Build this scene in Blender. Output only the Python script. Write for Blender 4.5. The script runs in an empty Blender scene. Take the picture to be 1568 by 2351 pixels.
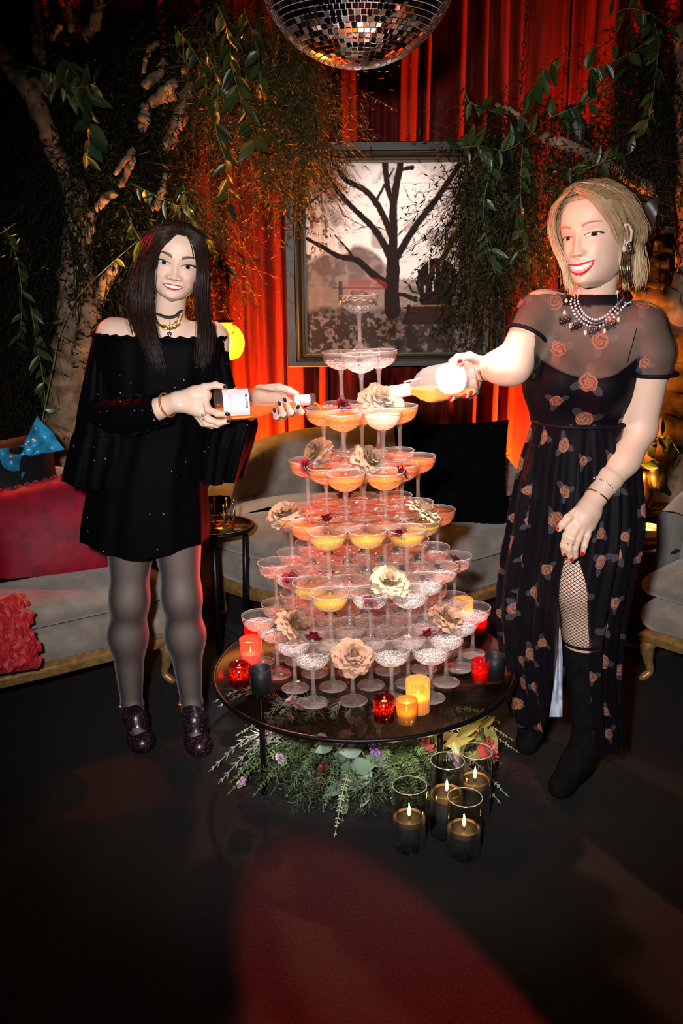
import bpy, math, random
import numpy as np
from mathutils import Vector, Matrix, Euler

random.seed(7)
rng = np.random.default_rng(7)
SC = bpy.context.scene
COL = SC.collection
PI = math.pi
# ------------------------------------------------------------------ camera
FPX, PITCH, ROLL = 2120.7, 0.2703684, math.radians(0.5)
CAM = np.array([-0.0775459, -2.65757152, 1.55643708])
TH = 0.3465                      # table top height
cd = bpy.data.cameras.new('camera'); cam = bpy.data.objects.new('camera', cd); COL.objects.link(cam)
cd.sensor_fit = 'VERTICAL'; cd.sensor_height = 36; cd.sensor_width = 24
cd.lens = FPX * 36 / 2351; cd.clip_start = .05; cd.clip_end = 60
cam.matrix_world = Matrix.Translation(CAM) @ Matrix.Rotation(PI/2 - PITCH, 4, 'X') @ Matrix.Rotation(-ROLL, 4, 'Z')
SC.camera = cam
def ray(u, v):
    du, dv = u - 784, v - 1175.5
    cr, sr = math.cos(ROLL), math.sin(ROLL)
    a, b = du*cr - dv*sr, du*sr + dv*cr
    c, s = math.cos(PITCH), math.sin(PITCH)
    return np.array([0, c, -s]) + np.array([1., 0, 0])*a/FPX - np.array([0, s, c])*b/FPX
def WY(u, v, y): d = ray(u, v); return CAM + d*(y - CAM[1])/d[1]      # point of the photo at depth y
def WZ(u, v, z): d = ray(u, v); return CAM + d*(z - CAM[2])/d[2]      # point of the photo at height z
# ------------------------------------------------------------------ world, exposure, lights
w = bpy.data.worlds.new('world'); SC.world = w; w.use_nodes = True
w.node_tree.nodes['Background'].inputs[0].default_value = (.010, .006, .006, 1)
w.node_tree.nodes['Background'].inputs[1].default_value = .5
SC.view_settings.view_transform = 'Standard'; SC.view_settings.look = 'None'
SC.view_settings.gamma = 1; SC.view_settings.exposure = 0; SC.view_settings.use_curve_mapping = False
cy = SC.cycles
cy.use_denoising = True
cy.max_bounces = 12; cy.diffuse_bounces = 2; cy.glossy_bounces = 3; cy.transmission_bounces = 8
cy.transparent_max_bounces = 40; cy.caustics_reflective = False; cy.caustics_refractive = False
cy.sample_clamp_indirect = 4; cy.blur_glossy = .5
try: cy.denoiser = 'OPENIMAGEDENOISE'
except Exception: pass
def aim(o, tgt):
    o.rotation_euler = (Vector(tgt) - o.location).to_track_quat('-Z', 'Y').to_euler()
def spot(name, loc, tgt, watts, col, deg, blend=.3, r=.03):
    l = bpy.data.lights.new(name, 'SPOT'); l.energy = watts; l.color = col
    l.spot_size = math.radians(deg); l.spot_blend = blend; l.shadow_soft_size = r
    o = bpy.data.objects.new(name, l); COL.objects.link(o); o.location = loc; aim(o, tgt); return o
def plight(name, loc, watts, col, r=.01, parent=None):
    l = bpy.data.lights.new(name, 'POINT'); l.energy = watts; l.color = col; l.shadow_soft_size = r
    o = bpy.data.objects.new(name, l); COL.objects.link(o); o.location = loc
    if parent is not None: o.parent = parent
    return o
# the photographer's flash
spot('camera_flash', (-.27, -2.66, 1.72), (.0, 0, 1.0), 520, (1, .97, .95), 66, .9, .05)
spot('tower_glow_fill', (.28, -.95, 3.3), (.02, -.03, .62), 1200, (1, .83, .79), 19, .7, .04)  # added overhead spot to lift the glow of the glasses
# ceiling pin spot on the tower
spot('pin_spot', (1.25, -1.5, 3.0), (.12, -.04, 1.13), 330, (.93, .95, 1), 6.6, .35, .02)
# red wash from the back left, and an added unseen beam shaping the carpet patch
spot('red_wash_left', (-2.2, 1.35, 2.35), (.25, -.15, 1.35), 130, (1, .03, .01), 36, .5, .05)
spot('added_patch_beam', (1.45, -4.6, 1.30), (.15, -1.40, 0), 5200, (1, .045, .045), 9.2, .12, .02)
spot('red_beam_carpet_left', (-2.3, 1.9, 2.6), (-1.0, .22, 0), 300, (1, .03, .02), 15, .2, .03)
spot('red_rim_right', (.15, .85, .32), (-.46, .16, .62), 70, (1, .03, .01), 55, .6, .04)
spot('red_wash_face', (-2.3, -.75, 1.95), (.58, -.26, 1.42), 800, (1, .13, .06), 16, .6, .05)
# salmon back light on the glasses
spot('salmon_tower_light', (-.5, 1.5, 2.6), (.0, 0, .75), 600, (1, .33, .20), 34, .8, .05)
# red uplights at the foot of the curtain
spot('red_uplight_left', (-.485, 2.035, .10), (-.49, 2.075, 1.5), 2500, (1, .15, .015), 60, .8, .02)
spot('red_uplight_right', (.90, 2.03, .10), (.93, 2.075, 1.6), 2700, (1, .13, .014), 66, .8, .02)
spot('red_curtain_fill', (1.03, 2.0, 1.45), (1.0, 2.14, 2.75), 200, (1, .03, .008), 80, 1, .04)  # added high spot carrying the right uplight's red up the curtain
spot('amber_sofa_left', (-1.5, 1.5, 1.7), (-1.0, .5, .45), 45, (1, .45, .12), 50, .6, .05)
spot('amber_sofa_right', (1.9, 1.6, 1.5), (1.25, .75, .45), 40, (1, .45, .08), 50, .6, .05)
# amber lights in the trees and behind the sofa
spot('amber_tree_left', (-1.0, 1.22, .9), tuple(WY(375, 240, 1.6)), 210, (1, .40, .07), 48, .9, .05)
spot('amber_tree_right', (1.15, 1.2, .55), (1.65, 1.6, 1.3), 60, (1, .30, .03), 85, .8, .05)
spot('amber_vine_right', (.9, 1.35, 1.0), (.95, 1.6, 2.2), 70, (1, .42, .05), 70, .8, .05)
spot('amber_rim_right', (1.35, .95, 1.9), (.72, .0, 1.5), 60, (1, .42, .04), 20, .7, .04)
# ------------------------------------------------------------------ helpers
_M = {}
def _new(name):
    m = bpy.data.materials.new(name); m.use_nodes = True
    nt = m.node_tree; b = nt.nodes['Principled BSDF']; return m, nt, nt.nodes, nt.links, b
def srgb(r, g, b):
    f = lambda c: (c/255/12.92) if c/255 <= .04045 else ((c/255+.055)/1.055)**2.4
    return (f(r), f(g), f(b))
def mat(name, col, rough=.5, metal=0, spec=.5, sheen=0, noise=0, nscale=30, bump=0, bscale=60, emit=0, ecol=None, coat=0, sub=0):
    if name in _M: return _M[name]
    m, nt, N, L, b = _new(name)
    b.inputs['Base Color'].default_value = (*col, 1); b.inputs['Roughness'].default_value = rough
    b.inputs['Metallic'].default_value = metal; b.inputs['Specular IOR Level'].default_value = spec
    b.inputs['Sheen Weight'].default_value = sheen; b.inputs['Sheen Roughness'].default_value = .35
    b.inputs['Coat Weight'].default_value = coat
    if sub:
        b.inputs['Subsurface Weight'].default_value = sub; b.inputs['Subsurface Radius'].default_value = (.02, .008, .004)
        b.inputs['Subsurface Scale'].default_value = .4
    if emit:
        b.inputs['Emission Color'].default_value = (*(ecol or col), 1); b.inputs['Emission Strength'].default_value = emit
    tc = N.new('ShaderNodeTexCoord')
    if noise:
        n = N.new('ShaderNodeTexNoise'); n.inputs['Scale'].default_value = nscale; n.inputs['Detail'].default_value = 4
        r = N.new('ShaderNodeValToRGB')
        r.color_ramp.elements[0].color = (*[c*(1-noise) for c in col], 1); r.color_ramp.elements[0].position = .35
        r.color_ramp.elements[1].color = (*[min(1, c*(1+noise)) for c in col], 1); r.color_ramp.elements[1].position = .65
        L.new(tc.outputs['Object'], n.inputs['Vector']); L.new(n.outputs['Fac'], r.inputs[0]); L.new(r.outputs[0], b.inputs['Base Color'])
    if bump:
        n2 = N.new('ShaderNodeTexNoise'); n2.inputs['Scale'].default_value = bscale; n2.inputs['Detail'].default_value = 3
        bp = N.new('ShaderNodeBump'); bp.inputs['Strength'].default_value = bump; bp.inputs['Distance'].default_value = .01
        L.new(tc.outputs['Object'], n2.inputs['Vector']); L.new(n2.outputs['Fac'], bp.inputs['Height']); L.new(bp.outputs[0], b.inputs['Normal'])
    _M[name] = m; return m
def thin(name, tint=(1, 1, 1), ior=1.5, scatter=0, scol=(1, 1, 1), rough=.03, gloss=1.0, base=0.0):
    """thin-walled glass: see-through, Fresnel reflection and, for cut or frosted glass, a share of scattering"""
    if name in _M: return _M[name]
    m, nt, N, L, b = _new(name); N.remove(b); out = N['Material Output']
    tr = N.new('ShaderNodeBsdfTransparent'); tr.inputs[0].default_value = (*tint, 1)
    gl = N.new('ShaderNodeBsdfGlossy'); gl.inputs['Roughness'].default_value = rough; gl.inputs[0].default_value = (gloss, gloss, gloss, 1)
    lw = N.new('ShaderNodeLayerWeight'); lw.inputs['Blend'].default_value = .5     # Schlick: r0 + (1-r0)(1-cos)^5, the same from both sides
    pw = N.new('ShaderNodeMath'); pw.operation = 'POWER'; pw.inputs[1].default_value = 4.2
    r0 = ((ior-1)/(ior+1))**2+base; ma = N.new('ShaderNodeMath'); ma.operation = 'MULTIPLY_ADD'; ma.inputs[1].default_value = .9-r0; ma.inputs[2].default_value = r0
    mx = N.new('ShaderNodeMixShader'); L.new(lw.outputs['Facing'], pw.inputs[0]); L.new(pw.outputs[0], ma.inputs[0]); L.new(ma.outputs[0], mx.inputs[0])
    src = tr.outputs[0]
    if scatter:
        df = N.new('ShaderNodeBsdfDiffuse'); df.inputs[0].default_value = (*scol, 1)
        tl = N.new('ShaderNodeBsdfTranslucent'); tl.inputs[0].default_value = (*scol, 1)
        m1 = N.new('ShaderNodeMixShader'); m1.inputs[0].default_value = .5; L.new(df.outputs[0], m1.inputs[1]); L.new(tl.outputs[0], m1.inputs[2])
        m2 = N.new('ShaderNodeMixShader'); m2.inputs[0].default_value = scatter; L.new(tr.outputs[0], m2.inputs[1]); L.new(m1.outputs[0], m2.inputs[2])
        src = m2.outputs[0]
    L.new(src, mx.inputs[1]); L.new(gl.outputs[0], mx.inputs[2]); L.new(mx.outputs[0], out.inputs['Surface'])
    _M[name] = m; return m
def tag(o, label=None, cat=None, group=None, kind=None):
    if label: o['label'] = label
    if cat: o['category'] = cat
    if group: o['group'] = group
    if kind: o['kind'] = kind
    return o
def empty(name, loc=(0, 0, 0), rz=0, label=None, cat=None, group=None):
    o = bpy.data.objects.new(name, None); COL.objects.link(o); o.location = loc; o.rotation_euler = (0, 0, rz); o.empty_display_size = .05
    return tag(o, label, cat, group)
def mdata(name, V, F, m=None, smooth=True, col=None, uv=None):
    me = bpy.data.meshes.new(name)
    me.from_pydata([tuple(map(float, v)) for v in V], [], [tuple(map(int, f)) for f in F])
    if smooth: me.polygons.foreach_set('use_smooth', np.ones(len(me.polygons), bool))
    for mm in (m if isinstance(m, (list, tuple)) else [m]):
        if mm is not None: me.materials.append(mm)
    if col is not None:
        a = me.color_attributes.new('Col', 'FLOAT_COLOR', 'POINT')
        c = np.ones((len(V), 4), np.float32); c[:, :col.shape[1]] = col; a.data.foreach_set('color', c.ravel())
    if uv is not None:
        l = me.uv_layers.new(name='UVMap'); idx = np.empty(len(me.loops), np.int32); me.loops.foreach_get('vertex_index', idx)
        l.data.foreach_set('uv', np.asarray(uv, np.float32)[idx].ravel())
    me.update(); return me
def put(name, me, parent=None, loc=(0, 0, 0), rot=(0, 0, 0), sc=(1, 1, 1)):
    o = bpy.data.objects.new(name, me); COL.objects.link(o)
    if parent is not None: o.parent = parent
    o.location = loc; o.rotation_euler = rot; o.scale = sc if hasattr(sc, '__len__') else (sc, sc, sc)
    return o
def ob(name, VF, m, parent=None, smooth=True, loc=(0, 0, 0), rot=(0, 0, 0), sc=1, col=None, uv=None):
    return put(name, mdata(name, VF[0], VF[1], m, smooth, col, uv), parent, loc, rot, sc)
def comb(*parts):
    V, F, n = [], [], 0
    for v, f in parts:
        v = np.asarray(v, float)
        if len(v) == 0: continue
        V.append(v); F += [tuple(i+n for i in q) for q in f]; n += len(v)
    return np.concatenate(V), F
def xf(VF, loc=(0, 0, 0), rot=(0, 0, 0), sc=1):
    R = np.array(Euler(rot).to_matrix()); return np.asarray(VF[0], float)*np.asarray(sc) @ R.T + np.asarray(loc, float), VF[1]
def grid(P, closed_u=False, closed_v=False, flip=False):
    """P[rows, cols, 3] -> V, F"""
    r, c = P.shape[:2]; F = []
    for i in range(r - (0 if closed_v else 1)):
        for j in range(c - (0 if closed_u else 1)):
            q = (i*c+j, i*c+(j+1) % c, ((i+1) % r)*c+(j+1) % c, ((i+1) % r)*c+j)
            F.append(q[::-1] if flip else q)
    return P.reshape(-1, 3), F
def lathe(prof, seg=24, cap=True):
    a = np.arange(seg)*2*PI/seg
    P = np.array([[(r*math.cos(t), r*math.sin(t), z) for t in a] for r, z in prof])
    V, F = grid(P, closed_u=True)
    F = list(F)
    if cap:
        if prof[0][0] > 1e-6: F.append(tuple(range(seg))[::-1])
        if prof[-1][0] > 1e-6: F.append(tuple(range(len(V)-seg, len(V))))
    return V, F
def smoothpath(P, n):
    """Catmull-Rom through P, n samples; P may hold extra columns (radius)"""
    P = np.asarray(P, float); Q = np.vstack([2*P[0]-P[1], P, 2*P[-1]-P[-2]]); k = len(P)-1
    t = np.linspace(0, k, n); i = np.minimum(t.astype(int), k-1); f = (t-i)[:, None]
    a, b, c, d = Q[i], Q[i+1], Q[i+2], Q[i+3]
    return .5*(2*b + (c-a)*f + (2*a-5*b+4*c-d)*f*f + (3*b-a-3*c+d)*f**3)
def tube(P, R, seg=8, cap=True, flat=1.0, closed=False):
    P = np.asarray(P, float); n = len(P); R = np.full(n, R) if np.isscalar(R) else np.asarray(R, float)
    T = np.gradient(P, axis=0) if not closed else np.roll(P, -1, 0)-np.roll(P, 1, 0)
    T /= np.linalg.norm(T, axis=1)[:, None]+1e-12
    u = np.cross(T[0], [0, 0, 1.]);
    if np.linalg.norm(u) < .1: u = np.cross(T[0], [1., 0, 0])
    u /= np.linalg.norm(u); a = np.arange(seg)*2*PI/seg; rows = []
    for i in range(n):
        u = u - T[i]*(u@T[i]); u /= np.linalg.norm(u)+1e-12; v = np.cross(T[i], u)
        rows.append(P[i] + R[i]*(np.cos(a)[:, None]*u + flat*np.sin(a)[:, None]*v))
    V, F = grid(np.array(rows), closed_u=True, closed_v=closed); F = list(F)
    if cap and not closed: F.append(tuple(range(seg))[::-1]); F.append(tuple(range(len(V)-seg, len(V))))
    return V, F
def sphere(r=1, seg=12, rings=8, sc=(1, 1, 1), loc=(0, 0, 0)):
    th = np.linspace(0, PI, rings+1)
    return xf(lathe([(r*math.sin(t), -r*math.cos(t)) for t in th], seg, cap=False), loc, (0, 0, 0), sc)
def box(sx, sy, sz, loc=(0, 0, 0), bev=.0):
    """box centred on loc with bevelled vertical and horizontal edges"""
    if bev <= 0: bev = min(sx, sy, sz)*.06
    x, y, z = sx/2, sy/2, sz/2; rows = []
    for dz, k in ((-z, bev), (-z+bev, 0), (z-bev, 0), (z, bev)):
        X, Y = x-k, y-k; b = bev
        rows.append([(X, Y-b, dz), (X-b, Y, dz), (-X+b, Y, dz), (-X, Y-b, dz), (-X, -Y+b, dz), (-X+b, -Y, dz), (X-b, -Y, dz), (X, -Y+b, dz)])
    V, F = grid(np.array(rows, float), closed_u=True); F = list(F)+[tuple(range(8))[::-1], tuple(range(24, 32))]
    return V+np.array(loc), F
def pillow(wd, ht, t, n=14, puff=.45, pinch=.06):
    """stuffed square cushion in the xz-plane"""
    out = []
    for s in (-1, 1):
        u = np.linspace(-1, 1, n); U, Vv = np.meshgrid(u, u)
        k = (1-U**2)*(1-Vv**2); y = s*t/2*np.clip(k, 0, 1)**puff
        X = U*wd/2*(1-pinch*(1-Vv**2)); Zz = Vv*ht/2*(1-pinch*(1-U**2))
        out.append(grid(np.stack([X, y, Zz], -1), flip=(s > 0)))
    return comb(*out)
# ---- signed distance bodies: smooth union of tapered capsules, meshed by surface nets
def sdf_eval(prims, lo, hi, h, k):
    lo, hi = np.asarray(lo, float), np.asarray(hi, float); n = np.ceil((hi-lo)/h).astype(int)+1
    D = np.full(n, .2, np.float32); ax = [lo[i]+np.arange(n[i])*h for i in range(3)]
    for p in prims:
        a, b, ra, rb = np.asarray(p[0], float), np.asarray(p[1], float), p[2], p[3]; kk = p[4] if len(p) > 4 else k
        m = max(ra, rb)+kk+3*h; mn, mx = np.minimum(a, b)-m, np.maximum(a, b)+m
        s = [slice(*np.clip([int((mn[i]-lo[i])/h), int((mx[i]-lo[i])/h)+2], 0, n[i])) for i in range(3)]
        if any(q.stop <= q.start for q in s): continue
        X = ax[0][s[0]][:, None, None]-a[0]; Y = ax[1][s[1]][None, :, None]-a[1]; Z = ax[2][s[2]][None, None, :]-a[2]
        d = b-a; dd = d@d+1e-12; t = np.clip((X*d[0]+Y*d[1]+Z*d[2])/dd, 0, 1)
        q = np.sqrt((X-t*d[0])**2+(Y-t*d[1])**2+(Z-t*d[2])**2)-(ra+(rb-ra)*t)
        o = D[s[0], s[1], s[2]]; hh = np.clip(.5+.5*(o-q)/kk, 0, 1)
        D[s[0], s[1], s[2]] = o+(q-o)*hh-kk*hh*(1-hh)
    return D, lo
def nets(D, lo, h):
    I = D < 0; c = sum(I[i:I.shape[0]-1+i, j:I.shape[1]-1+j, k:I.shape[2]-1+k].astype(np.int8) for i in (0, 1) for j in (0, 1) for k in (0, 1))
    act = np.argwhere((c > 0) & (c < 8)); idx = np.full(c.shape, -1, np.int64); idx[tuple(act.T)] = np.arange(len(act))
    acc = np.zeros((len(act), 3)); cnt = np.zeros(len(act)); C = [(i, j, k) for i in (0, 1) for j in (0, 1) for k in (0, 1)]
    for a in C:
        for x in range(3):
            if a[x]: continue
            b = list(a); b[x] = 1; da = D[tuple((act+a).T)]; db = D[tuple((act+b).T)]; m = (da < 0) != (db < 0)
            t = np.where(m, da/(da-db+1e-20), 0); p = np.tile(np.array(a, float), (len(act), 1)); p[:, x] += t
            acc[m] += p[m]; cnt[m] += 1
    V = lo+(act+acc/cnt[:, None])*h; F = []
    for x in range(3):
        y, z = (x+1) % 3, (x+2) % 3; sl = [slice(None)]*3; s2 = [slice(None)]*3; sl[x] = slice(0, -1); s2[x] = slice(1, None)
        A, B = I[tuple(sl)], I[tuple(s2)]; E = np.argwhere(A != B)
        E = E[(E[:, y] > 0) & (E[:, z] > 0) & (E[:, y] < c.shape[y]) & (E[:, z] < c.shape[z]) & (E[:, x] < c.shape[x])]
        if not len(E): continue
        q = []
        for oy, oz in ((1, 1), (0, 1), (0, 0), (1, 0)):
            e = E.copy(); e[:, y] -= oy; e[:, z] -= oz; q.append(idx[tuple(e.T)])
        q = np.array(q).T; fl = ~A[tuple(E.T)]; q[fl] = q[fl][:, ::-1]; F.append(q[(q >= 0).all(1)])
    return V, np.concatenate(F)
def sdf(prims, h, k, pad=.03):
    P = np.array([np.asarray(q) for p in prims for q in (p[0], p[1])]); R = max(max(p[2], p[3]) for p in prims)
    D, lo = sdf_eval(prims, P.min(0)-R-pad, P.max(0)+R+pad, h, k); return nets(D, lo, h)
def cull(V, F, keep):
    F = np.asarray(F); F = F[keep[F].all(1)]; u, inv = np.unique(F, return_inverse=True); return V[u], inv.reshape(F.shape), u
# ------------------------------------------------------------------ materials shared
M_black = mat('black_metal', (.006, .006, .007), .35, .6)
M_gold = mat('gold_metal', (.75, .48, .16), .28, 1)
M_brass = mat('antique_brass', (.45, .28, .09), .35, 1)
M_glass = thin('clear_glass', (.985, .985, .985), 1.45)
M_bowlg = thin('coupe_bowl_glass', (.98, .975, .975), 1.5, .07, (1, .93, .91), .03)
M_cut = thin('cut_crystal', (.96, .95, .95), 1.62, .20, (1, .90, .87), .08, 1, .06)
def crystal():
    m, nt, N, L, b = _new('cut_crystal_pattern'); N.remove(b); tc = N.new('ShaderNodeTexCoord'); vo = N.new('ShaderNodeTexVoronoi'); vo.inputs['Scale'].default_value = 150; vo.feature = 'DISTANCE_TO_EDGE'; L.new(tc.outputs['Object'], vo.inputs['Vector'])
    rp = N.new('ShaderNodeValToRGB'); rp.color_ramp.elements[0].position = .02; rp.color_ramp.elements[1].position = .16; rp.color_ramp.elements[0].color = (.85, .85, .85, 1); rp.color_ramp.elements[1].color = (.24, .24, .24, 1); L.new(vo.outputs['Distance'], rp.inputs[0])  # scatter varied over the cuts to stand in for refractive sparkle
    v2 = N.new('ShaderNodeTexVoronoi'); v2.inputs['Scale'].default_value = 190; L.new(tc.outputs['Object'], v2.inputs['Vector']); bp = N.new('ShaderNodeBump'); bp.inputs['Strength'].default_value = 1; bp.inputs['Distance'].default_value = .006; L.new(v2.outputs['Distance'], bp.inputs['Height'])
    tr = N.new('ShaderNodeBsdfTransparent'); tr.inputs[0].default_value = (.95, .94, .94, 1); df = N.new('ShaderNodeBsdfDiffuse'); tl = N.new('ShaderNodeBsdfTranslucent'); gl = N.new('ShaderNodeBsdfGlossy'); gl.inputs['Roughness'].default_value = .10
    for q in (df, tl): q.inputs[0].default_value = (1, .90, .87, 1); L.new(bp.outputs[0], q.inputs['Normal'])
    L.new(bp.outputs[0], gl.inputs['Normal']); a = N.new('ShaderNodeMixShader'); a.inputs[0].default_value = .5; L.new(df.outputs[0], a.inputs[1]); L.new(tl.outputs[0], a.inputs[2]); c = N.new('ShaderNodeMixShader'); L.new(rp.outputs[0], c.inputs[0]); L.new(tr.outputs[0], c.inputs[1]); L.new(a.outputs[0], c.inputs[2])
    lw = N.new('ShaderNodeLayerWeight'); lw.inputs[0].default_value = .5; pw = N.new('ShaderNodeMath'); pw.operation = 'MULTIPLY_ADD'; pw.inputs[1].default_value = .35; pw.inputs[2].default_value = .10; L.new(lw.outputs['Facing'], pw.inputs[0]); e = N.new('ShaderNodeMixShader'); L.new(pw.outputs[0], e.inputs[0]); L.new(c.outputs[0], e.inputs[1]); L.new(gl.outputs[0], e.inputs[2]); L.new(e.outputs[0], N['Material Output'].inputs[0]); return m
M_cut = crystal()
M_amberg = thin('amber_glass', (1, .62, .16), 1.45, .3, (1, .55, .10))
M_wax = mat('candle_wax', (.95, .86, .66), .5)
M_blackwax = mat('black_wax', (.02, .018, .016), .25, 0, .6)
M_wick = mat('wick', (.02, .015, .01), .9)
M_flame = mat('flame', (1, .62, .18), .5, emit=22, ecol=(1, .58, .16))
# ------------------------------------------------------------------ floor, wall, ceiling
carpet = mat('black_carpet', (.013, .0122, .0122), .95, 0, .15, noise=.35, nscale=160, bump=.5, bscale=420)
fl = ob('floor', box(9, 9, .1, (0, -1, -.05), .002), carpet, smooth=False); tag(fl, kind='structure')
wl = ob('wall_back', box(9, .1, 4.2, (0, 2.95, 2.1), .002), mat('black_wall', (.01, .009, .009), .9)); tag(wl, kind='structure')
# ------------------------------------------------------------------ velvet curtains
def velvet():
    m, nt, N, L, b = _new('red_velvet')
    tc = N.new('ShaderNodeTexCoord'); mp = N.new('ShaderNodeMapping'); mp.inputs['Scale'].default_value = (60, 60, 5)
    n = N.new('ShaderNodeTexNoise'); n.inputs['Scale'].default_value = 1; n.inputs['Detail'].default_value = 5
    r = N.new('ShaderNodeValToRGB'); r.color_ramp.elements[0].color = (.055, .0035, .002, 1); r.color_ramp.elements[1].color = (.13, .009, .005, 1)
    r.color_ramp.elements[0].position = .3; r.color_ramp.elements[1].position = .7
    L.new(tc.outputs['Object'], mp.inputs[0]); L.new(mp.outputs[0], n.inputs['Vector']); L.new(n.outputs['Fac'], r.inputs[0]); L.new(r.outputs[0], b.inputs['Base Color'])
    b.inputs['Roughness'].default_value = .75; b.inputs['Specular IOR Level'].default_value = .15
    b.inputs['Sheen Weight'].default_value = .05; b.inputs['Sheen Tint'].default_value = (1, .25, .15, 1)
    return m
M_velvet = velvet()
YC = 2.22
ridges = [(-60, 40), (10, 12), (66, 14), (150, 60), (350, 16), (385, 22), (455, 40), (522, 40), (562, 20), (600, 15), (642, 7), (690, 30), (745, 30), (800, 34), (846, 9), (872, 10), (905, 9), (940, 30), (975, 12), (1042, 16), (1098, 13), (1142, 17), (1180, 15), (1235, 46), (1290, 20), (1335, 14), (1375, 34), (1440, 40), (1520, 60), (1600, 50)]
rx = np.array([WY(u, 500, 2.15)[0] for u, _ in ridges]); rw = np.array([max(.012, q*.0024) for _, q in ridges])
def fold(x, z):
    x = np.asarray(x, float); d = np.zeros_like(x)
    for c, q in zip(rx, rw):
        c2 = c+.012*np.sin(z*1.3+c*9)*min(1, q/.05); d = np.maximum(d, np.exp(-((x-c2)/q)**2)*(.055+.06*min(1, q/.06)))
    out = np.where((x < rx[0]-.1) | (x > rx[-1]+.1), .06+.06*np.sin(x*26), 0); return d+out+.006*np.sin(x*70+z)
edges = [-3.0, -1.62, -.93, -.14, .33, 1.02, 1.66, 3.0]
cl = ['far left red velvet curtain panel behind the tree branches', 'red velvet curtain panel behind the left tree trunk', 'glowing orange red velvet curtain panel left of the framed picture',
      'dark red velvet curtain panel behind the framed picture, under the mirror ball', 'red velvet curtain panel with thin bright ridges at the picture right edge', 'bright red velvet curtain panel behind the blonde woman', 'far right red velvet curtain panel behind the dark foliage']
for i in range(7):
    xs = np.linspace(edges[i]+.004, edges[i+1]-.004, int((edges[i+1]-edges[i])/.0085)); zs = np.linspace(.0, 3.7, 14)
    P = np.array([[(x, YC-y-.0, z) for x, y in zip(xs+.004*np.sin(z*2+xs*5), fold(xs, z))] for z in zs])
    c = ob('velvet_curtain', grid(P), M_velvet); tag(c, cl[i], 'curtain', 'red velvet curtains')
# ------------------------------------------------------------------ glass coffee table
TILT, PSI, DG, HG = -.0220493, .0213107, .11, .15786
RT = np.array(Matrix.Rotation(TILT, 3, 'Y')) 
RTOW = RT @ np.array(Matrix.Rotation(PSI, 3, 'Z'))
def TW(x, y, z):      # tower coordinates (table plane) -> world
    return RTOW @ np.array([x, y, z]) + np.array([0, 0, TH])
def TOWM(x, y, z, spin=0):
    return Matrix.Translation(TW(x, y, z)) @ Matrix.Rotation(TILT, 4, 'Y') @ Matrix.Rotation(PSI+spin, 4, 'Z')
tbl = empty('coffee_table', (-.012, -.044, 0), 0, 'low round glass coffee table with black metal rim carrying the coupe tower', 'table')
tt = ob('table_top', lathe([(.0, -.010), (.452, -.010), (.455, -.0005), (.0, -.0005)], 96, False), thin('table_glass', (.94, .91, .86), 1.5), tbl, loc=(0, 0, TH), rot=(0, TILT, 0))
ra = np.arange(96)*2*PI/96
ob('rim', tube(np.stack([.458*np.cos(ra), .458*np.sin(ra), 0*ra-.006], -1), .0075, 8, closed=True), M_black, tbl, loc=(0, 0, TH), rot=(0, TILT, 0))
for lx, ly in ((-.317, -.206), (.195, -.315), (.29, .15), (-.25, .235)):
    top = TH+.022*lx-.012
    ob('leg', tube([(lx+.012, ly+.044, 0.0), (lx+.012, ly+.044, top)], .0085, 10), M_black, tbl)
# ------------------------------------------------------------------ coupe tower
foot_p = [(0, 0), (.040, 0), (.041, .0012), (.037, .0032), (.024, .007), (.014, .013), (.0085, .021), (.0064, .031)]
stem_p = [(.0064, .031), (.0056, .048), (.0055, .070), (.0060, .088), (.0082, .0955), (.0070, .0985), (.0095, .1035), (.012, .1055)]
SEG = 28
def bowl_mesh():
    low = [(.012, .1055), (.020, .1085), (.028, .1125), (.0355, .1170), (.0425, .1235), (.0480, .1305)]; up = [(.0517, .1375), (.0535, .1450), (.0543, .1520), (.0546, .1572), (.0537, .1580), (.0530, .1572), (.0527, .150)]
    V, Fs = [], []; a0 = 2*PI/SEG
    for i, (r, z) in enumerate(low+up):
        cut = .0017 if 0 < i < len(low)-1 else 0
        for j in range(SEG):
            t = (j+(.5 if i % 2 and i < len(low) else 0))*a0; rr = r+cut*(1 if (j+i) % 2 else -1)*.8; V.append((rr*math.cos(t), rr*math.sin(t), z))
    n = len(low+up); F = []; ci = []
    for i in range(n-1):
        for j in range(SEG):
            a, b, c, d = i*SEG+j, i*SEG+(j+1) % SEG, (i+1)*SEG+(j+1) % SEG, (i+1)*SEG+j
            if i < len(low)-1:
                if i % 2 == 0: F += [(a, b, d), (b, c, d)]
                else: F += [(a, b, c), (a, c, d)]
                ci += [1, 1]
            else: F.append((a, b, c, d)); ci.append(0)
    M_rimg = thin('glass_rim', (.9, .9, .9), 1.6, .55, (1, .96, .94), .05, 1, .1); me = mdata('bowl', V, F, [M_bowlg, M_cut, M_rimg], False); ci = np.array(ci, np.int32); ci[-3*SEG:-SEG] = 2  # whitish rim scatter stands in for the bright line along clear glass
    me.polygons.foreach_set('material_index', ci); me.polygons.foreach_set('use_smooth', (ci != 1)); return me
ME_bowl = bowl_mesh(); ME_stem = mdata('stem', *lathe(stem_p, 12, False), thin('stem_glass', (.97, .95, .94), 1.6, .11, (1, .9, .86), .05)); ME_foot = mdata('foot', *lathe(foot_p, 28, False), [thin('foot_glass', (.97, .96, .95), 1.5, .055, (1, .9, .86)), bpy.data.materials['glass_rim']]); _mi = np.zeros(len(ME_foot.polygons), np.int32); _mi[28:56] = 1; ME_foot.polygons.foreach_set('material_index', _mi)
ME_rim = None
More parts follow.
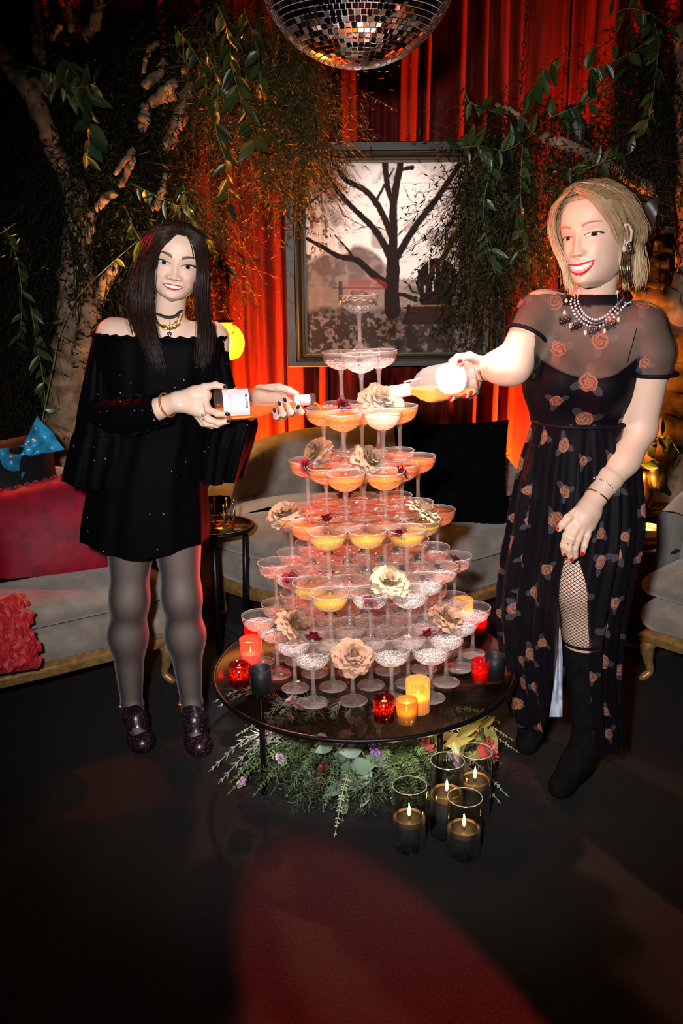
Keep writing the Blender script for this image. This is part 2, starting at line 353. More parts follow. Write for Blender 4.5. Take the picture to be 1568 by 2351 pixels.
def liquid_mesh(top, m):
    prof = [(.0105, .1070), (.019, .1095), (.027, .1135), (.0342, .1180), (.0410, .1244), (.0465, .1315), (.0500, .1385), (.0520, .1460), (.0526, .152)]
    p = [q for q in prof if q[1] < top]; a = p[-1]; b = prof[len(p)]; f = (top-a[1])/(b[1]-a[1]); p = [(0, .1066)]+p+[(a[0]+(b[0]-a[0])*f, top), (0, top)]
    return mdata('champagne', *lathe(p, 20, False), m)
M_ch1 = thin('champagne_amber', (1, .74, .26), 1.33, .32, (1, .41, .035), .05)
M_ch2 = thin('champagne_orange_lit', (1, .66, .30), 1.33, .32, (1, .36, .07), .05)  # orange back glow put into the champagne colour
M_ch3 = thin('champagne_cloudy', (1, .97, .85), 1.33, .72, (.95, .86, .66), .05)
M_ch4 = thin('champagne_gold', (1, .84, .32), 1.33, .28, (1, .66, .10), .05)
M_ch5 = thin('pink_lit_dregs', (1, .80, .74), 1.33, .16, (1, .52, .42), .05)  # pink glow of the back light put into the dregs colour
LQ = {'a': liquid_mesh(.139, M_ch1), 'A': liquid_mesh(.146, M_ch1), 'o': liquid_mesh(.143, M_ch2), 'c': liquid_mesh(.147, M_ch3), 'g': liquid_mesh(.136, M_ch4), 'p': liquid_mesh(.124, M_ch5)}
rowsL = {1: [1], 2: [1, 2], 3: [2, 3, 2], 4: [2, 3, 4, 3], 5: [3, 4, 5, 4, 3], 6: [3, 4, 5, 6, 5, 4], 7: [4, 5, 6, 7, 6, 5, 4]}
tier = {1: 'top tier', 2: 'second tier', 3: 'third tier', 4: 'fourth tier', 5: 'fifth tier', 6: 'sixth tier', 7: 'bottom tier'}
ordn = ['', 'second', 'third', 'fourth', 'fifth', 'sixth', 'seventh']
GP = {}
for Lv, rw_ in rowsL.items():
    pts = np.array([((i-(c-1)/2), r*.8660254) for r, c in enumerate(rw_) for i in range(c)]); pts -= pts.mean(0); k = 0
    for r, c in enumerate(rw_):
        for i in range(c): GP[(Lv, r, i)] = pts[k]*DG; k += 1
def fillof(Lv, r, i):
    if Lv <= 2: return None
    if Lv == 3: return 'c' if (r, i) == (0, 1) else 'A'
    if Lv == 4: return 'o' if r else 'a'
    if Lv == 5: return 'g' if (r == 0 or (r == 1 and i == 3)) else ('A' if (r, i) in ((2, 0), (2, 4)) else 'o')
    if Lv == 6: return 'g' if (r, i) in ((0, 0), (1, 0)) else (None if r == 0 or (r == 1 and i > 1) else 'p')
    return 'p' if r > 1 and i < 5 else None
for (Lv, r, i), (x, y) in GP.items():
    n, c = len(rowsL[Lv]), rowsL[Lv][r]; f = fillof(Lv, r, i)
    rown = '' if n == 1 else ('front row' if r == 0 else 'back row' if r == n-1 else ordn[r]+' row from front')
    posn = '' if c == 1 else ('leftmost' if i == 0 else 'rightmost' if i == c-1 else ordn[i]+' from left')
    what = {None: 'empty cut-glass coupe', 'a': 'coupe of amber champagne', 'A': 'brimming coupe of amber champagne', 'o': 'coupe of orange-lit champagne', 'c': 'coupe of cloudy pale champagne', 'g': 'coupe of golden champagne', 'p': 'cut-glass coupe with dregs tinted by pink glow'}[f]
    lab = what+', '+', '.join(q for q in (tier[Lv], rown, posn) if q) if Lv > 1 else 'single cut-glass coupe crowning the tower with a rose inside'
    g = empty('coupe_glass', (0, 0, 0), 0, lab, 'glass', 'coupes of the champagne tower'); j = rng.normal(0, .0006, 2)
    g.matrix_world = TOWM(x+j[0], y+j[1], (7-Lv)*HG, rng.uniform(0, .2))
    put('bowl', ME_bowl, g); put('stem', ME_stem, g); put('foot', ME_foot, g)
    if f: put('champagne', LQ[f], g)
# ------------------------------------------------------------------ roses
def petal(wd, ln, cup, curl, n=7, ruf=0.0, tip=1.0):
    """petal rising along z from its base, hollow side facing -y, lip rolled outward (+y)"""
    P = []
    for q in np.linspace(0, 1, n+1):
        wq = wd*(.28+.72*math.sin(PI*.5*min(1, q*1.35)))*(1-max(0, q-.62)**2*3.6)
        P.append([(a*wq, -cup*a*a*math.sin(PI*min(1, q*.9+.08))*1.2+curl*max(0, q-.45)**2*3.3+ruf*math.sin(a*4+q*5)*q, ln*(q-.10*a*a*q*q*tip)) for a in np.linspace(-1, 1, n)])
    return np.array(P)
def rosemat(nm, base, edge):
    m, nt, N, L, b = _new(nm); tc = N.new('ShaderNodeTexCoord'); n = N.new('ShaderNodeTexNoise'); n.inputs['Scale'].default_value = 55
    r = N.new('ShaderNodeValToRGB'); r.color_ramp.elements[0].color = (*base, 1); r.color_ramp.elements[1].color = (*edge, 1); r.color_ramp.elements[0].position = .35; r.color_ramp.elements[1].position = .72
    L.new(tc.outputs['Object'], n.inputs['Vector']); L.new(n.outputs['Fac'], r.inputs[0]); L.new(r.outputs[0], b.inputs['Base Color']); b.inputs['Roughness'].default_value = .7; b.inputs['Specular IOR Level'].default_value = .2
    return m
M_tan = rosemat('tan_rose', (.20, .105, .062), (.29, .165, .10)); M_cream = rosemat('cream_rose', (.34, .215, .13), (.46, .31, .20)); M_red = rosemat('crimson_bloom', (.075, .0008, .006), (.13, .0015, .010)); M_leafg = mat('sepal_green', (.16, .26, .09), .6)
PET = {}
for nm, mm in (('tan', M_tan), ('cream', M_cream), ('red', M_red)):
    PET[nm] = [mdata('petal', *grid(petal(.012, .034, .010, -.004)), mm), mdata('petal', *grid(petal(.020, .038, .011, .007, ruf=.0012)), mm), mdata('petal', *grid(petal(.029, .046, .008, .020, ruf=.0028)), mm)]
ME_calyx = mdata('calyx', *lathe([(.002, -.012), (.006, -.006), (.009, 0), (.006, .006)], 8), M_leafg)
ME_stalk = mdata('stalk', *tube([(0, 0, -.045), (.002, 0, -.02), (0, 0, -.004)], .0028, 6), M_leafg)
def rose(loc, rot, sc, kind, label, stalk=False):
    t = empty('rose' if kind != 'red' else 'red_bloom', loc, 0, label, 'flower', 'tan roses in the tower' if kind != 'red' else 'small red blooms in the tower'); t.rotation_euler = rot; t.scale = (sc,)*3
    rs = random.Random(label)
    sets = ((3, 0, -6, .003, 1.0), (4, 0, 0, .006, 1.05), (5, 1, 5, .009, 1.08), (6, 1, 14, .012, 1.1), (6, 2, 24, .012, .86), (7, 2, 40, .013, .92), (7, 2, 60, .012, .98)) if kind != 'red' else ((3, 0, 0, .003, .9), (4, 1, 18, .006, .9), (5, 2, 45, .007, .8))
    for n, k, tl, off, s in sets:
        a0 = rs.uniform(0, 6)
        for i in range(n):
            a = a0+i*2*PI/n+rs.uniform(-.2, .2); tlt = math.radians(tl+rs.uniform(-6, 6))
            p = put('petal', PET[kind][k], t, (off*math.cos(a), off*math.sin(a), (.004 if k < 2 else 0)), (0, 0, 0), s*rs.uniform(.92, 1.08))
            p.rotation_euler = (Matrix.Rotation(a-PI/2, 3, 'Z') @ Matrix.Rotation(-tlt, 3, 'X') @ Matrix.Rotation(rs.uniform(-.12, .12), 3, 'Y')).to_euler()
    put('calyx', ME_calyx, t)
    if stalk: put('stalk', ME_stalk, t)
def tz(Lv): return (8-Lv)*HG
def onplane(u, v, zt):    # photo point on the tower plane at height zt above the table
    n = RT @ np.array([0, 0, 1.]); p0 = np.array([0, 0, TH])+n*zt; d = ray(u, v); return CAM+d*((p0-CAM)@n)/(d@n)
x, y = GP[(1, 0, 0)]; rose(TW(x, y, tz(1)-.030), (-.15, .1, .4), .92, 'tan', 'tan rose sunk in the topmost coupe')
R2 = [(872, 928, tz(3)-.008, (.75, .1, .3), 1.22, 'cream', 'large pale rose on the cloudy coupe beside the right bottle mouth', False),
      (733, 1045, tz(4)+.012, (.3, -1.0, .3), .92, 'tan', 'half-open tan rose lying at the left of the fourth tier rims', True),
      (843, 1062, tz(4)+.008, (.8, .15, .6), .95, 'tan', 'dusky tan rose leaning on the front of the fourth tier', False),
      (657, 1188, tz(5)-.012, (.35, -.25, .2), 1.0, 'tan', 'tan rose filling the leftmost coupe of the fifth tier', False),
      (966, 1182, tz(5)+.006, (.4, .35, .9), .95, 'cream', 'pale rose tipped on the right rims of the fifth tier', False),
      (893, 1340, tz(6)+.004, (.55, .05, .2), 1.0, 'cream', 'cream rose on the front rims of the sixth tier', False),
      (672, 1442, tz(7)-.004, (.75, -.15, 1.3), 1.08, 'tan', 'large tan rose at the left front of the bottom tier', False),
      (1020, 1426, tz(7)-.004, (.6, .2, .8), .98, 'tan', 'tan rose at the right of the bottom tier rims', False),
      (808, 1512, tz(7)-.020, (.75, 0, .4), 1.0, 'tan', 'tan rose inside the second front coupe of the bottom tier', False)]
for u, v, zt, rot, s, k, lab, st in R2: rose(onplane(u, v, zt), rot, s, k, lab, st)
RB = [(784, 934, tz(3), 'on the left front coupe of the third tier'), (700, 1074, tz(4)-.01, 'in the leftmost coupe of the fourth tier'), (916, 1088, tz(4)-.012, 'in the right front coupe of the fourth tier'),
      (792, 1142, tz(5)+.0, 'at the back of the fifth tier'), (751, 1198, tz(5)+.006, 'between the left coupes of the fifth tier'), (919, 1232, tz(5)-.012, 'in the right front coupe of the fifth tier'),
      (667, 1334, tz(6)-.016, 'in the left side coupe of the sixth tier'), (846, 1390, tz(6)-.035, 'low in the middle front coupe of the sixth tier'), (1040, 1292, tz(6)-.012, 'in the right side coupe of the sixth tier'),
      (718, 1470, tz(7)+.002, 'over the first front coupe of the bottom tier'), (984, 1462, tz(7)+.002, 'over the fourth front coupe of the bottom tier')]
for k, (u, v, zt, lab) in enumerate(RB): rose(onplane(u, v, zt), (.6+.3*math.sin(k), .3*math.cos(k*2), k), .62, 'red', 'small crimson bloom '+lab)
# ------------------------------------------------------------------ candles
ME_flame = mdata('flame', *lathe([(0, 0), (.0022, .003), (.0034, .008), (.0027, .015), (.0012, .022), (0, .028)], 8, False), M_flame)
def flecked(nm, a, b, sc=220):
    m, nt, N, L, p = _new(nm); N.remove(p); tc = N.new('ShaderNodeTexCoord'); n = N.new('ShaderNodeTexNoise'); n.inputs['Scale'].default_value = sc; n.inputs['Detail'].default_value = 2
    r = N.new('ShaderNodeValToRGB'); r.color_ramp.elements[0].position = .50; r.color_ramp.elements[1].position = .60; r.color_ramp.elements[0].color = (*a, 1); r.color_ramp.elements[1].color = (*b, 1)
    tr = N.new('ShaderNodeBsdfTransparent'); df = N.new('ShaderNodeBsdfTranslucent'); gl = N.new('ShaderNodeBsdfGlossy'); gl.inputs['Roughness'].default_value = .12; gl.inputs[0].default_value = (.8, .25, .2, 1)
    ms = N.new('ShaderNodeMixShader'); ms.inputs[0].default_value = .65; m2 = N.new('ShaderNodeMixShader'); m2.inputs[0].default_value = .12
    L.new(tc.outputs['Object'], n.inputs['Vector']); L.new(n.outputs['Fac'], r.inputs[0]); L.new(r.outputs[0], tr.inputs[0]); L.new(r.outputs[0], df.inputs[0])
    L.new(tr.outputs[0], ms.inputs[1]); L.new(df.outputs[0], ms.inputs[2]); L.new(ms.outputs[0], m2.inputs[1]); L.new(gl.outputs[0], m2.inputs[2]); L.new(m2.outputs[0], N['Material Output'].inputs[0]); return m
M_merc = flecked('red_mercury_glass', (.20, .001, .003), (1, .22, .12)); M_redg = thin('red_glass', (.85, .02, .02), 1.5, .35, (.8, .01, .01)); M_bronze = thin('bronze_glass', (.75, .38, .08), 1.5, .45, (.9, .42, .07)); M_ribA = thin('amber_ribbed_glass', (1, .72, .34), 1.5, .40, (1, .60, .18)); M_ribP = thin('pink_ribbed_glass', (1, .42, .34), 1.5, .30, (1, .30, .22))
M_matte = mat('matte_black_glass', (.004, .0045, .005), .5, 0, .18)
def cup(r0, r1, h, rib=0, seg=28):
    n = seg if not rib else rib*2; a = np.arange(n)*2*PI/n; k = (1+(.035*np.where(np.arange(n) % 2, 1, -1) if rib else 0*a)); rows = []
    for r, z in ((r0*.2, 0), (r0, 0), (r0+(r1-r0)*.5, h*.5), (r1, h), (r1-.0022, h), (r0+(r1-r0)*.5-.002, h*.5), (r0-.002, .006), (r0*.2, .006)): rows.append(np.stack([r*k*np.cos(a), r*k*np.sin(a), 0*a+z], -1))
    return grid(np.array(rows), closed_u=True)
def votive(u, v, kind, label, lit=1.0, h=.066, r=.029):
    p = onplane(u, v, .001); t = empty('votive_candle', p, 0, label, 'candle', 'votive candles on the glass table'); t.rotation_euler = (0, TILT, 0)
    mm, rib = {'merc': (M_merc, 0), 'red': (M_redg, 0), 'bronze': (M_bronze, 0), 'rib': (M_ribA, 22), 'ribp': (M_ribP, 22), 'black': (M_matte, 0)}[kind]
    ob('holder', cup(r*.93, r, h, rib), mm, t, smooth=not rib)
    ch = h*.42 if kind != 'black' else h*.3; wax = ob('wax', lathe([(0, .0065), (r*.84, .0065), (r*.84, ch), (r*.5, ch-.002), (0, ch-.003)], 16), M_wax, t)
    if lit:
        ob('wick', tube([(0, 0, ch-.004), (0, 0, ch+.005)], .0008, 5), M_wick, wax); f = put('flame', ME_flame, wax, (0, 0, ch+.001), sc=.85)
        plight('candle_light', (0, 0, ch+.014), .16*lit, (1, .62, .25), .006, t)
votive(580, 1473, 'red', 'red glass votive burning behind the pink ribbed cup', 1.3, .06, .027)
votive(577, 1524, 'ribp', 'pink ribbed glass votive at the table left edge', .5, .085, .032)
votive(551, 1572, 'merc', 'flecked red mercury votive at the table left edge', 1.6)
votive(601, 1588, 'black', 'matte black votive cup over the left front table leg', 0, .075, .031)
votive(882, 1652, 'merc', 'flecked red mercury votive at the table front', 1.5)
votive(934, 1656, 'bronze', 'bronze glass votive glowing at the table front edge', 1.5, .064, .029)
votive(960, 1632, 'rib', 'tall amber ribbed votive behind the bronze one', 1.6, .094, .033)
votive(1063, 1432, 'rib', 'amber ribbed votive seen through the right back coupes', 1.6, .09, .033)
votive(1100, 1450, 'red', 'red votive behind the rightmost coupe of the bottom tier', 1.0, .06, .027)
votive(1102, 1562, 'red', 'unlit red glass votive on the table right side', 0, .064, .027)
votive(1136, 1554, 'black', 'matte black votive cup beside the unlit red one', 0, .07, .030)
M_sand = mat('black_sand', (.030, .035, .038), .9, noise=.6, nscale=900, bump=.4, bscale=900)
M_sandt = mat('brown_sand_crust', (.20, .13, .075), .9, noise=.6, nscale=900, bump=.5, bscale=900)
def cylvase(u, v, h, fill, lab, k):
    r = .047; p = WZ(u, v, 0); t = empty('cylinder_vase', (p[0], p[1]+r*.9, 0), 0, lab, 'candle', 'glass cylinder candles on the carpet')
    ob('glass', lathe([(0, .001), (r, .001), (r, h), (r-.0022, h), (r-.0022, .006), (0, .006)], 40, False), M_glass, t)
    ob('sand', lathe([(0, .007), (r-.003, .007), (r-.003, fill-.012)], 28), M_sand, t)
    ob('rim', tube(np.stack([(r-.001)*np.cos(ra[::3]), (r-.001)*np.sin(ra[::3]), 0*ra[::3]+h], -1), .0013, 5, closed=True), bpy.data.materials['glass_rim'], t); cr = ob('sand_crust', lathe([(r-.003, fill-.012), (r-.003, fill), (r*.80, fill+.003), (r*.76, fill-.006)], 28, False), M_sandt, t)  # ring added with whitish scatter as the glint of the glass edge
    wx = ob('wax', lathe([(0, fill-.012), (r*.74, fill-.012), (r*.76, fill-.003), (r*.60, fill-.005), (0, fill-.006)], 24), M_blackwax, t)
    ob('wick', tube([(0, 0, fill-.006), (.001, 0, fill+.006)], .0009, 5), M_wick, wx); put('flame', ME_flame, wx, (0, 0, fill+.002), sc=1.45)
    plight('candle_light', (0, 0, fill+.024), 1.1, (1, .58, .20), .006, t)
cylvase(941, 1962, .185, .088, 'front left glass cylinder candle in black sand', 0)
cylvase(1027, 1932, .225, .128, 'tall glass cylinder candle between the other three', 1)
cylvase(1068, 1980, .170, .078, 'nearest glass cylinder candle in black sand', 2)
cylvase(1092, 1898, .215, .125, 'rear glass cylinder candle beside the pink protea', 3)
# ------------------------------------------------------------------ mirror ball
BR = .2625; BC = WY(821, -101, 0.0)
ball = empty('mirror_ball', BC, 0, 'large mirror ball hanging above the coupe tower', 'mirror ball')
ob('core', sphere(BR-.0035, 48, 32), mat('silver_core', (.75, .75, .77), .5, .25), ball)
M_mir = mat('mirror_tile', (.88, .88, .90), .035, 1); _nt = M_mir.node_tree; _oi = _nt.nodes.new('ShaderNodeObjectInfo'); _pw = _nt.nodes.new('ShaderNodeMath'); _pw.operation = 'POWER'; _pw.inputs[1].default_value = 5; _nt.links.new(_oi.outputs['Random'], _pw.inputs[0]); _mu = _nt.nodes.new('ShaderNodeMath'); _mu.operation = 'MULTIPLY_ADD'; _mu.inputs[1].default_value = .42; _mu.inputs[2].default_value = .03; _nt.links.new(_pw.outputs[0], _mu.inputs[0]); _nt.links.new(_mu.outputs[0], _nt.nodes['Principled BSDF'].inputs['Roughness'])
ts = .0152; tiles = []; nr = int(PI*BR/ts)
for i in range(nr):
    ph = (i+.5)*PI/nr; n = max(5, int(2*PI*BR*math.sin(ph)/ts)); off = (i*.37) % 1
    for j in range(n):
        a = 2*PI*(j+off)/n; d = np.array([math.sin(ph)*math.cos(a), math.sin(ph)*math.sin(a), math.cos(ph)]); tiles.append((d, 2*PI*BR*math.sin(ph)/n))
view = (CAM-BC)/np.linalg.norm(CAM-BC)
pr = []
for d, wd in tiles:
    X = BC+d*BR; v = X-CAM; c_, s_ = math.cos(PITCH), math.sin(PITCH); zc = v@np.array([0, c_, -s_]); vv = 1175.5-FPX*(v@np.array([0, s_, c_]))/zc
    pr.append((d@view) if vv > -5 else -1)
order = np.argsort(-np.array(pr)); TB = box(1, 1, 1, (0, 0, 0), .06)
ME_tile = mdata('mirror_tile', *TB, M_mir, False); rest = []
for n, q in enumerate(order):
    d, wd = tiles[q]; z = Vector(d); xa = Vector((-d[1], d[0], 0)).normalized() if abs(d[2]) < .999 else Vector((1, 0, 0)); ya = z.cross(xa)
    Rm = Matrix((xa, ya, z)).transposed() @ Euler((rng.normal(0, .022), rng.normal(0, .022), 0)).to_matrix()
    sx, sy = wd-.0019, ts-.0019
    if n < 300: o = put('mirror_tile', ME_tile, ball, d*(BR-.001), Rm.to_euler(), (sx, sy, .004))
    else: rest.append(xf(TB, d*(BR-.001), Rm.to_euler(), (sx, sy, .004)))
st = ob('mirror_tiles', comb(*rest), M_mir, ball, False); tag(st, kind='stuff')
ob('hanging_rod', tube([(0, 0, BR-.01), (0, 0, 1.1)], .006, 8), M_black, ball)
# ------------------------------------------------------------------ bottles
def bottle(name, base, mouth, prof, liq, lq_off, label, glassm, cat='bottle'):
    base, mouth = np.asarray(base), np.asarray(mouth); ax = mouth-base; Ln = np.linalg.norm(ax); q = Vector(ax).to_track_quat('Z', 'Y')
    t = empty(name, base, 0, label, cat); t.rotation_mode = 'QUATERNION'; t.rotation_quaternion = q
    pr_ = [(r, z*Ln) for r, z in prof]; ob('glass', lathe(pr_, 40, False), glassm, t)
    inn = [(max(r-.0028, 0), z) for r, z in smoothprof(pr_, 40)]; V, F = lathe([(0, pr_[1][1]+.004)]+[(r, z+.004) for r, z in inn[1:-6]]+[(0, inn[-7][1]+.004)], 36, False); Rq = np.array(q.to_matrix()); Wd = V @ Rq.T+base
    zl = (base+ax*.5)[2]+lq_off; Wd[:, 2] = np.minimum(Wd[:, 2], zl); ob('wine', ((Wd-base) @ Rq, F), liq, t)
    return t, q, Rq, Ln, pr_
def smoothprof(p, n):
    p = np.array(p); s = np.r_[0, np.cumsum(np.linalg.norm(np.diff(p, axis=0), axis=1))]; t = np.linspace(0, s[-1], n); return list(zip(np.interp(t, s, p[:, 0]), np.interp(t, s, p[:, 1])))
def band(Rq, prof, z0, z1, mid, half, shape=None, off=.0006, n=14):
    """curved patch on a bottle, centred on world direction mid"""
    m = Rq.T @ np.asarray(mid, float); a0 = math.atan2(m[1], m[0]); P = []; pz = np.array(prof)
    zz = [q[1] for q in prof]; zr = [q[0] for q in prof]
    for k, z in enumerate(np.linspace(z0, z1, n)):
        r = np.interp(z, zz[1:], zr[1:])+off; hw = half*(shape(k/(n-1)) if shape else 1); P.append([(r*math.cos(a0+a), r*math.sin(a0+a), z) for a in np.linspace(-hw, hw, n)])
    return grid(np.array(P))
bp1 = [(0, .012), (.034, .0), (.0445, .012), (.0455, .03), (.0455, .36), (.043, .45), (.035, .56), (.0235, .70), (.0175, .80), (.0150, .88), (.0150, .945), (.0175, .95), (.0178, .985), (.0160, 1.0)]
b1b, b1m = WY(490, 931, -.075), WY(723, 917, -.015)
t1, q1, R1, L1, P1 = bottle('wine_bottle', b1b, b1m, bp1, thin('rose_wine', (1, .60, .12), 1.33, .42, (1, .46, .04), .04), -.004, 'clear bottle of amber rosé tilted over the tower by the dark-haired woman', thin('bottle_glass', (.97, .95, .93), 1.5, .03))
M_paper = mat('label_paper', (.62, .56, .59), .6); M_ink = mat('label_ink', (.42, .38, .42), .6); M_inkd = mat('label_dark', (.06, .05, .09), .5); M_white = mat('white_print', (.9, .9, .92), .5)
face = np.array([.05, -1, .35])
lb = ob('label', band(R1, P1, L1*.085, L1*.335, face, .95), M_paper, t1)
ob('label_block', band(R1, P1, L1*.297, L1*.318, face+np.array([0, 0, -.05]), .42, off=.0011, n=8), M_inkd, lb)
for i, a in enumerate(np.linspace(-.30, .30, 6)): ob('block_letter', band(R1, P1, L1*.303, L1*.313, face+np.array([0, 0, -.05+a]), .035, off=.0016, n=3), M_white, lb)
for i, (z, hw) in enumerate(((.262, .16), (.222, .20), (.205, .10), (.160, .40), (.148, .44), (.136, .36))): ob('print_line', band(R1, P1, L1*z, L1*(z+.006), face+np.array([0, 0, .1*math.sin(i*2)]), hw, off=.0011, n=6), M_ink, lb)
ob('foil', lathe([(.0158, L1*.845), (.0158, L1*.945)], 24, False), mat('pink_foil', (.80, .52, .56), .35, .3), t1)
ob('neck_band', lathe([(.0172, L1*.80), (.0172, L1*.84)], 24, False), mat('teal_band', (.45, .74, .76), .4), t1)
bp2 = [(0, .02), (.036, .0), (.0480, .02), (.0500, .06), (.0500, .50), (.0475, .57), (.037, .65), (.022, .71), (.0178, .75), (.0172, .93), (.0205, .94), (.0205, .99), (.0185, 1.0)]
b2b, b2m = WY(1092, 862, -.16), WY(895, 903, -.13)
t2, q2, R2_, L2, P2 = bottle('wine_bottle', b2b, b2m, bp2, thin('white_wine', (1, .84, .30), 1.33, .5, (1, .66, .06), .04), -.010, 'frosty bottle of white wine poured by the blonde woman', thin('frosted_bottle_glass', (.95, .95, .93), 1.5, .14))
face2 = np.array([-.05, -1, .45])
l2 = ob('label', band(R2_, P2, L2*.10, L2*.44, face2+np.array([0, 0, -.1]), .98, lambda s: math.sqrt(max(.02, 1-abs(2*s-1)**2.6)), n=30), mat('white_label', (.70, .70, .73), .5), t2)
for k in range(5): ob('print_line', band(R2_, P2, L2*(.335-.012*k), L2*(.341-.012*k), face2+np.array([0, 0, .62-.10*k]), .035, off=.0012, n=3), M_ink, l2)
ob('foil', lathe([(.0182, L2*.76), (.0180, L2*.93)], 24, False), mat('white_foil', (.86, .84, .88), .35, .2), t2)
ob('foil_tab', box(.012, .003, .05, (0, 0, 0)), mat('white_foil', (.86, .84, .88)), t2, loc=R2_.T @ np.array([0, 0, .023])+np.array([0, 0, L2*.73]))
# the two pours
def pour(m, tgt, mm, lab):
    m, tgt = np.asarray(m), np.asarray(tgt); P = [m+(tgt-m)*np.array([t**.6, t**.6, t**1.6]) for t in np.linspace(0, 1, 9)]
    o = ob('wine_stream', tube(P, np.linspace(.0035, .0018, 9), 6), mm); tag(o, lab, 'wine')
pour(b1m+[-.003, 0, -.011], TW(*GP[(3, 1, 0)], tz(3)-.03)+[-.0, -.01, 0], M_ch1, 'thin amber stream from the left bottle into the leftmost third tier coupe')
# ------------------------------------------------------------------ sofas
def suede():
    m, nt, N, L, b = _new('beige_velvet_upholstery'); tc = N.new('ShaderNodeTexCoord'); n = N.new('ShaderNodeTexNoise'); n.inputs['Scale'].default_value = 9; n.inputs['Detail'].default_value = 6; n.inputs['Roughness'].default_value = .65
    r = N.new('ShaderNodeValToRGB'); r.color_ramp.elements[0].color = (.135, .115, .095, 1); r.color_ramp.elements[1].color = (.24, .20, .165, 1); r.color_ramp.elements[0].position = .35; r.color_ramp.elements[1].position = .65
    n2 = N.new('ShaderNodeTexNoise'); n2.inputs['Scale'].default_value = 300; bp = N.new('ShaderNodeBump'); bp.inputs['Strength'].default_value = .25; bp.inputs['Distance'].default_value = .004
    L.new(tc.outputs['Object'], n.inputs['Vector']); L.new(tc.outputs['Object'], n2.inputs['Vector']); L.new(n.outputs['Fac'], r.inputs[0]); L.new(r.outputs[0], b.inputs['Base Color']); L.new(n2.outputs['Fac'], bp.inputs['Height']); L.new(bp.outputs[0], b.inputs['Normal'])
    b.inputs['Roughness'].default_value = .85; b.inputs['Sheen Weight'].default_value = .35; b.inputs['Specular IOR Level'].default_value = .15; return m
M_suede = suede(); M_frame = mat('gilded_wood', (.24, .135, .045), .38, .35, noise=.3, nscale=40)
def sofa(A, B, depth, bow, bowp, label, backh=.78, armh=.60, legs=((0, 0), (1, 0))):
    A, B = np.array(A, float), np.array(B, float); d = B-A; Ln = np.linalg.norm(d); d /= Ln; nrm = np.array([d[1], -d[0]]); C = (A+B)/2
    rz = math.atan2(d[1], d[0]); t = empty('sofa', (C[0], C[1], 0), rz, label, 'sofa'); w = Ln
    # local: x along, -y front; closed outline path of the seat
    def outline(k, inset=0):
        s = np.linspace(-1, 1, 28); fx = s*(w/2-inset); fy = -bow*(1-np.abs(s)**bowp)+inset
        bs = np.linspace(1, -1, 16); bx = bs*(w/2-inset)*.96; by = depth*(.62+.38*(1-np.abs(bs)**3))-inset
        return np.concatenate([np.stack([fx, fy], -1), np.stack([bx, by], -1)])
    def layered(levels):
        return np.array([[(x, y, z) for x, y in outline(0, ins)] for ins, z in levels])
    V, F = grid(layered([(.03, .145), (.005, .150), (-.012, .160), (-.004, .172), (-.014, .182), (-.004, .194), (.010, .205)]), closed_u=True); F = list(F)+[tuple(range(44))[::-1]]
    ob('frame_rail', (V, F), M_frame, t)
    V, F = grid(layered([(.012, .205), (-.004, .230), (-.010, .262), (-.004, .295), (.012, .315), (.05, .325)]), closed_u=True); F = list(F)+[tuple(range(5*44, 6*44))]
    ob('seat_base', (V, F), M_suede, t)
    V, F = grid(layered([(.04, .326), (.008, .338), (-.012, .365), (-.014, .395), (.004, .422), (.04, .438), (.12, .450), (.22, .454)]), closed_u=True); F = list(F)+[tuple(range(7*44, 8*44))]
    ob('seat_cushion', (V, F), M_suede, t)
    # back: wraps round from arm to arm
    s = np.linspace(-1, 1, 40); bx = np.sign(s)*np.minimum(1, np.abs(s)*1.35)**1.0*(w/2-.02); bx = (w/2-.03)*np.sin(s*PI/2*1.0); by = depth*(.30+.70*np.cos(s*PI/2)**.55); hz = armh+(backh-armh)*np.cos(s*PI/2)**.7
    rows = []
    for off, zf in ((0, 0), (-.015, .5), (-.03, .9), (-.02, .97), (.02, 1.0), (.07, .985), (.09, .9), (.08, .45), (.08, 0)):
        nx, ny = np.sin(s*PI/2), np.cos(s*PI/2); rows.append(np.stack([bx+nx*off, by+ny*off, .33+(hz-.33)*zf if zf else 0*s+.21], -1))
    V, F = grid(np.array(rows)); ob('backrest', (V, F), M_suede, t)
    for k in np.linspace(-.6, .6, 4): ob('button', sphere(.014, 10, 6, (1, .5, 1)), M_suede, t, loc=((w/2-.03)*math.sin(k*PI/2), depth*(.30+.70*math.cos(k*PI/2)**.55)-.018, .60))
    for sx, sy in legs:
        x = (sx*2-1)*(w/2-.03); y = .02 if sy == 0 else depth*.9; ox = (sx*2-1)*.8; oy = -.8 if sy == 0 else .8
        P = smoothpath([(x-.02*ox, y-.02*oy, .19, .030), (x+.012*ox, y+.012*oy, .14, .029), (x+.006*ox, y+.006*oy, .08, .018), (x-.004*ox, y-.004*oy, .035, .014), (x+.020*ox, y+.020*oy, .010, .015), (x+.034*ox, y+.034*oy, .007, .007)], 20)
        ob('leg', tube(P[:, :3], P[:, 3], 10), M_frame, t)
    return t
sofa((-2.2, -.30), (-.715, .56), .62, .05, 2.2, 'beige velvet sofa with gilded rail behind the dark-haired woman', .80, .62, ((1, 0), (0, 0), (1, 1), (0, 1)))
sofa((-.64, 1.20), (.70, 1.16), .62, .31, 2.6, 'curved beige velvet loveseat behind the champagne tower', .76, .52, ((0, 0), (1, 0), (0, 1), (1, 1)))
sofa((1.045, .55), (2.2, -.47), .62, .04, 2.2, 'beige velvet sofa with wooden cabriole leg at the right edge', .80, .62, ((0, 0), (1, 0), (0, 1), (1, 1)))
